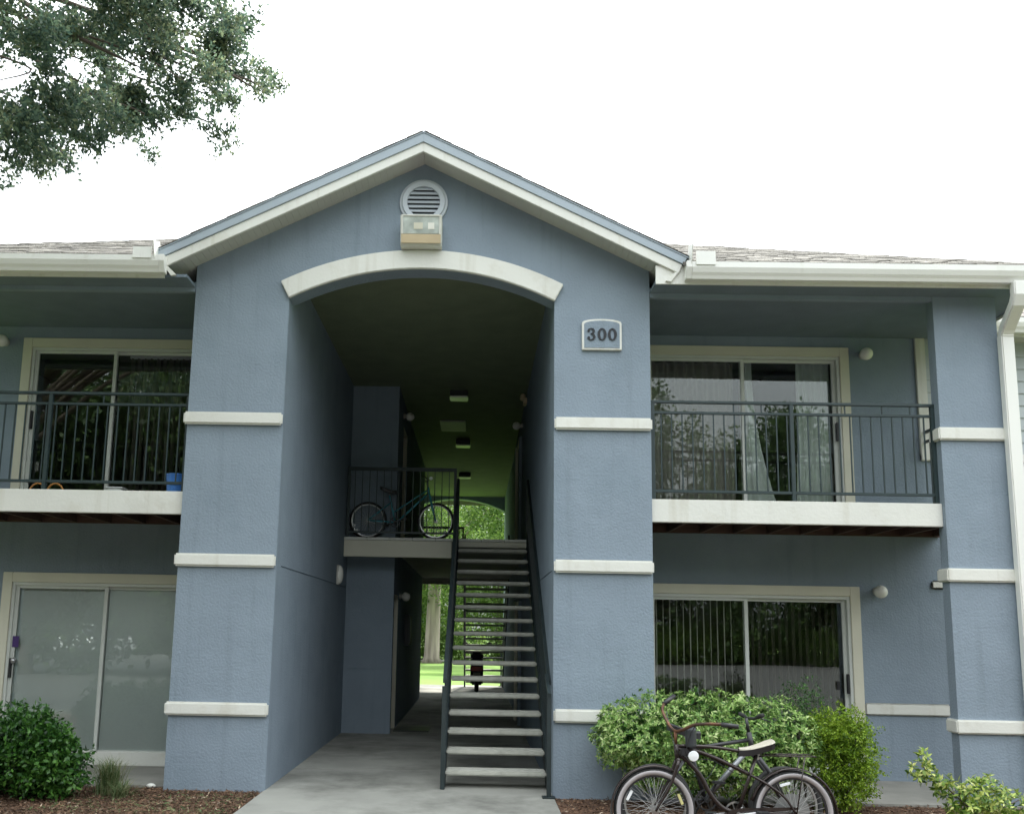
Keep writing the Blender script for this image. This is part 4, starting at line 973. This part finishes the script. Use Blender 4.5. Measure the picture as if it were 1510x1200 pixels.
h5 = MB(); h5.tube([(.96, 0, .85), (.945, 0, .98)], .013, 8); h5.tube([(.90, -.28, 1.0), (.96, -.1, .98), (.96, .1, .98), (.90, .28, 1.0)], .011, 8); h5.build('handlebar', m_bk, T, smooth=True)
saddle(T, .32, .80, m_bk, m_bk, .26, .19); MB().tube([(.345, 0, .70), (.335, 0, .79)], .012, 8).build('seat_post', m_chrome, T)
crank(T, .44, .28, m_bk, 15)
MB().lathe([(.0001, 0), (.030, 0), (.030, -.014), (.0001, -.016)], 18, (1.01, -.05, 1.0), 'Y').build('front_reflector', m_refw, T)
for rim_, a in ((a_, 3.5), (a_, 3.9), (b_, 5.4)): MB().lathe([(.0001, -.01), (.024, -.01), (.024, .01), (.0001, .01)], 16, (.235*math.cos(a), -.02, .235*math.sin(a)), 'Y').build('spoke_reflector', m_refw, rim_)

# scooter in the passage, seen from behind
S = empty('motor_scooter', (.02, 15.2, 0), 'black motor scooter with a red tail light parked at the far end of the passage', 'scooter')
MB().ring(.19, [(.07*math.cos(a), .06*math.sin(a)) for a in np.linspace(0, 5.6, 9)], 28).build('rear_wheel', m_rub, S).rotation_euler = (0, 0, R(90))
S.children[-1].location = (0, 0, .26)
o_ = MB().ring(.19, [(.07*math.cos(a), .06*math.sin(a)) for a in np.linspace(0, 5.6, 9)], 28).build('front_wheel', m_rub, S); o_.rotation_euler = (0, 0, R(90)); o_.location = (0, 1.25, .26)
MB().prism([(-.30, .45), (-.34, .72), (-.20, .80), (.35, .74), (.45, .30), (.9, .26), (1.0, .55), (1.10, .95), (1.18, .95), (1.15, .5), (1.0, .18), (.25, .18), (0, .40)], -.17, .17, 'X').build('body', m_bk, S, bevel=.04)
MB().box(-.15, .15, -.32, .40, .78, .87).build('seat', m_bk, S, bevel=.04)
MB().box(-.17, .17, -.56, -.28, .86, 1.08).build('top_box', m_bk, S, bevel=.06)
MB().box(-.15, .15, -.39, -.33, .58, .70).build('tail_light', m_refr, S, bevel=.015); MB().box(-.10, .10, -.40, -.37, .42, .54).build('number_plate', m_cloth, S, bevel=.004)
MB().tube([(-.34, 1.0, 1.02), (0, 1.12, 1.0), (.34, 1.0, 1.02)], .02, 8).build('handlebar', m_bk, S)
for s_ in (-1, 1):
    q = MB(); q.tube([(s_*.25, 1.05, 1.02), (s_*.32, 1.05, 1.22)], .008, 6); q.sphere((s_*.34, 1.05, 1.27), .07, 12, (1, .3, .7)); q.build('mirror', m_bk, S)

# ---------------------------------------------------------------- trees
rg = np.random.default_rng(21)
def tree(loc, h, cr_r, cz0, label, group, leafm, barkm, trunk_r, nblob, twigs, leaf, seed, flat=.75, kind='tree'):
    o = empty(kind, loc, label, 'tree', group); r2 = np.random.default_rng(seed); bl_ = []; segs = []
    for i in range(nblob):
        a = r2.random()*6.28; q = math.sqrt(r2.random())*cr_r; z = cz0+(h-cz0)*r2.random()*(1-.45*(q/cr_r)**2)
        s_ = cr_r*(.22+.2*r2.random()); bl_.append((q*math.cos(a), q*math.sin(a), z, s_, s_, s_*flat, 1))
    foliage('crown', r2, bl_, twigs, 8, leaf*3.2, leaf, .55, leafm, o, .35, .5)
    top = (.2*r2.normal(), .2*r2.normal(), h*.72)
    MB().tube([(0,0,-.1), (.0,0,.25), (.05*r2.normal(), .05*r2.normal(), h*.35), top], [trunk_r*1.5, trunk_r, trunk_r*.8, trunk_r*.25], 12).build('trunk', barkm, o, smooth=True)
    for b in bl_[:9]:
        z0 = h*(.25+.3*r2.random()); segs.append(([(0,0,z0), (b[0]*.45, b[1]*.45, (z0+b[2])/2+.2), (b[0], b[1], b[2])], trunk_r*.35, trunk_r*.07))
    branches(o, segs, barkm, 'limb', 7); return o
# lawn trees beyond the passage
gb = 'trees behind the building'
tree((-2.25, 37, 0), 12, 5, 3.6, 'tall lawn tree with a thick pale trunk seen through the passage', gb, m_far, m_barkp, .40, 22, 5200, .13, 31)
def far_tree(loc, h, r_, z0, label, seed, n=4200): return tree(loc, h, r_, z0, label, gb, m_far, m_bark, .22, 24, n, .16, seed)
far_tree((-5.4, 43, 0), 11, 4.2, .8, 'broad green tree left of the pale trunk beyond the lawn', 32)
far_tree((1.4, 49, 0), 12, 4.8, 1.6, 'bright green tree straight beyond the far stair', 33)
far_tree((6.2, 46, 0), 12, 4.5, 1.2, 'green tree at the right beyond the passage', 34)
far_tree((-9.5, 53, 0), 13, 5, 1.0, 'far tree at the left of the rear lawn', 35)
far_tree((-1.6, 57, 0), 13, 5.5, 1.0, 'tall tree closing the view behind the lawn', 36, 5200)
far_tree((10, 56, 0), 13, 5.5, 1.0, 'far tree at the right of the rear lawn', 37)
tree((2.9, 30, 0), 10, 3.4, 4.2, 'nearer tree whose branches fill the upper arch beyond the landing', gb, m_far, m_bark, .16, 16, 3200, .12, 38)
tree((-4.6, 29.5, 0), 10.5, 3.6, 4.4, 'nearer tree at the left of the upper arch beyond the landing', gb, m_far, m_bark, .18, 16, 3200, .12, 39)
def hedge(loc, l_, label, seed):
    o = empty('hedge', loc, label, 'hedge'); r2 = np.random.default_rng(seed)
    foliage('foliage', r2, [(-l_/2+l_*i/int(l_), r2.normal()*.3, .8+.3*r2.random(), 1.1, .9, .9+.3*r2.random(), 1) for i in range(int(l_)+1)], int(330*l_), 7, .4, .14, .55, m_far, o, .5, .5, 0)
hedge((-5, 38.5, 0), 9, 'green hedge left of the pale trunk behind the lawn', 41); hedge((7, 43, 0), 12, 'green hedge right of the passage behind the lawn', 42)

# overhanging oak at the upper left
O_ = empty('oak_tree', (-8.6, -3.4, -.03), 'large oak reaching over the upper left corner of the picture with dark small leaves', 'tree')
OAK = [(5.31, -0.42, 5.8, 0.44), (5.41, 0.23, 6.33, 0.48), (5.97, 0.04, 6.2, 0.45), (6.2, 0.61, 6.53, 0.36), (6.4, 0.83, 6.41, 0.27), (5.58, -0.49, 5.3, 0.36), (5.45, -0.5, 4.94, 0.27), (5.23, 1.03, 6.38, 0.41), (6.12, 0.06, 5.77, 0.32), (6.5, 0.15, 5.72, 0.22), (6.13, 1.78, 6.5, 0.18), (6.44, 0.84, 5.68, 0.12), (6.53, 1.4, 6.55, 0.15), (6.8, 0.77, 6.01, 0.09), (6.51, 0.97, 6.31, 0.12), (6.17, 0.05, 5.3, 0.12), (5.2, 0.82, 5.71, 0.23), (4.7, 1.27, 5.71, 0.17), (4.82, 0.58, 5.16, 0.1), (5.47, 1.07, 6.03, 0.21), (5.99, 0.63, 6.69, 0.36), (6.79, -0.4, 5.91, 0.15), (5.95, 1.2, 6.21, 0.17), (5.43, 0.83, 5.64, 0.12), (5.44, 0.26, 5.13, 0.08), (5.4, -0.43, 4.86, 0.16), (5.5, 1.5, 5.95, 0.07), (5.88, 0.77, 5.47, 0.04), (6.72, 1.18, 6.43, 0.07), (6.2, 1.73, 6.05, 0.07),
       (5.08, 0.32, 5.15, 0.18), (5.35, 0.22, 5.19, 0.17), (5.75, -0.12, 5.09, 0.15), (5.47, 1.12, 5.86, 0.16), (5.97, -0.39, 5.16, 0.18), (6.11, 0.52, 5.78, 0.2), (6.42, 1.02, 6.67, 0.2), (6.9, -0.35, 5.9, 0.09), (6.3, 0.71, 5.79, 0.14), (5.25, 0.46, 5.74, 0.25), (5.43, -0.52, 5.08, 0.22), (5.95, 0.26, 5.62, 0.2), (6.71, 0.88, 6.29, 0.1), (6.94, 0.53, 5.98, 0.05)]
rg = np.random.default_rng(77)
near = [(x, y, z, r_*1.02, r_*1.02, r_*1.0, 1) for x, y, z, r_ in OAK]
sub = []
for x, y, z, a_, _, _, _ in near:
    for k in range(9 if a_ > .2 else 4):
        d_ = rg.normal(size=3); d_ /= np.linalg.norm(d_); q_ = a_*(.35+.62*rg.random()); s_ = a_*(.18+.18*rg.random())
        if a_ < .2: s_ *= 1.35
        sub.append((x+d_[0]*q_, y+d_[1]*q_, z+d_[2]*q_, s_*1.25, s_*1.1, s_*.85, 1))
foliage('crown', rg, sub, 5600, 9, .085, .035, .55, m_oak, O_, .1, .2)
outer = []
for i in range(46):
    a = rg.random()*6.28; q = math.sqrt(rg.random())*4.6; z = 6.6+4.6*rg.random()*(1-.4*(q/4.6)**2); s_ = .8+.5*rg.random()
    x, y = q*math.cos(a), q*math.sin(a)
    if x > 3.9 and z < 8.2: z = 8.3+rg.random()
    if x > 2.6 and z < 7.2: z = 7.4+rg.random()
    if x > 2.2 and y > .5: continue
    if x > 3 and z < 9.4: z = 9.5+rg.random()
    outer.append((x, y, z, s_, s_, s_*.7, 1))
foliage('outer_crown', rg, outer, 3600, 9, .3, .10, .55, m_oak, O_, .35, .4)
MB().tube([(0,0,-.1), (0,0,.3), (.1,.05,2.2), (.3,.1,4.4), (.6,.2,6.6), (.7,.2,8.8)], [.42,.30,.26,.23,.16,.06], 14).build('trunk', m_bark, O_, smooth=True)
segs = []
for tx, ty, tz_ in ((5.3,.3,6.2), (6.3,.6,6.5), (6.0,.1,5.8), (5.4,-.45,5.2), (5.2,.95,6.2), (6.45,1.3,6.5), (6.7,.75,6.05)):
    z0 = 4.4+1.0*rg.random(); segs.append((smooth_path([(.4,.12,z0), (2.0,.12+.3*ty,z0+1.3), (4.0,.7*ty,(tz_+z0)/2+1.35), (tx-.5, ty, tz_+.25), (tx, ty, tz_)], 16), .05, .005))
for i in range(26):
    b = OAK[i % len(OAK)]; e = (b[0]+rg.normal()*b[3]*.6, b[1]+rg.normal()*b[3]*.6, b[2]-abs(rg.normal())*b[3]*.7)
    segs.append((smooth_path([(b[0]-.5, b[1], b[2]+.25), (b[0]-.1, b[1]+.05, b[2]+.12), e], 8), .010, .003))
for a in range(7): segs.append(([(.5,.15,5.6), (1.7*math.cos(a), 1.7*math.sin(a), 7.6), (3.2*math.cos(a), 3.2*math.sin(a), 8.6)], .10, .02))
branches(O_, segs, m_bark, 'limb', 7)

# the far side of the car park: trees that the window panes mirror
gt = 'trees across the car park'
for i, (x, y, h, r_) in enumerate([(-16, -46, 14, 5.8), (-7, -44, 15.5, 5.8), (2, -43, 15, 5.6), (10.5, -45, 16.5, 5.9), (19, -43, 15, 5.8), (28, -44, 16, 6), (-26, -46, 15, 6), (-9.5, -20, 13.5, 4.4), (-14.5, -17, 14, 4.2)]):
    tree((x, y, 0), h, r_, 1.2, ['dark full tree', 'small rounded tree', 'low spreading tree', 'tall loose tree', 'broad green tree', 'high crowned tree', 'big old tree', 'nearer leaning tree', 'nearest dense tree at the far left'][i]+' across the car park, mirrored in the window panes', gt, m_park, m_bark, .25, 40, 6500, .26, 60+i)
hedge((-16, -39.5, 0), 30, 'added hedge across the car park behind the white car, screening the lawn from the panes', 71); hedge((15, -39.5, 0), 30, 'added hedge across the car park, screening the lawn from the lower right door', 72)  # hedges added to hide the sunlit lawn from the mirroring panes
# white car across the lot
V = empty('parked_car', (-18.0, -31, 0), 'white parked car across the car park, mirrored in the lower left door', 'car', rz=R(188))
MB().prism([(-2.2,.35), (-2.25,.75), (-2.1,.95), (-1.3,1.05), (-.5,1.02), (1.9,1.0), (2.1,.9), (2.15,.4)], -.88, .88, 'X').build('body', m_car, V, bevel=.08)
MB().prism([(-1.35,1.0), (-.55,1.55), (.9,1.6), (1.9,1.35), (2.05,.98)], -.74, .74, 'X').build('cabin', m_car, V, bevel=.08)
MB().prism([(-1.40,1.06), (-.66,1.545), (-.62,1.52), (-1.34,1.03)], -.64, .64, 'X').build('windscreen', m_cgl, V)
for s_ in (-1, 1):
    MB().prism([(-1.05,1.08), (-.5,1.48), (.85,1.5), (1.6,1.3), (1.7,1.08)], s_*.745, s_*.75, 'X').build('side_window', m_cgl, V)
    MB().box(s_*.72-.14, s_*.72+.14, -2.30, -2.22, .66, .82).build('headlight', m_refw, V, bevel=.02)
    for y in (-1.4, 1.35):
        q = MB(); q.lathe([(.0001, -.1), (.2, -.1), (.33, -.09), (.34, 0), (.33, .09), (.2, .1), (.0001, .1)], 24, axis='X'); w_ = q.build('wheel', m_rub, V); w_.location = (s_*.80, y, .34)
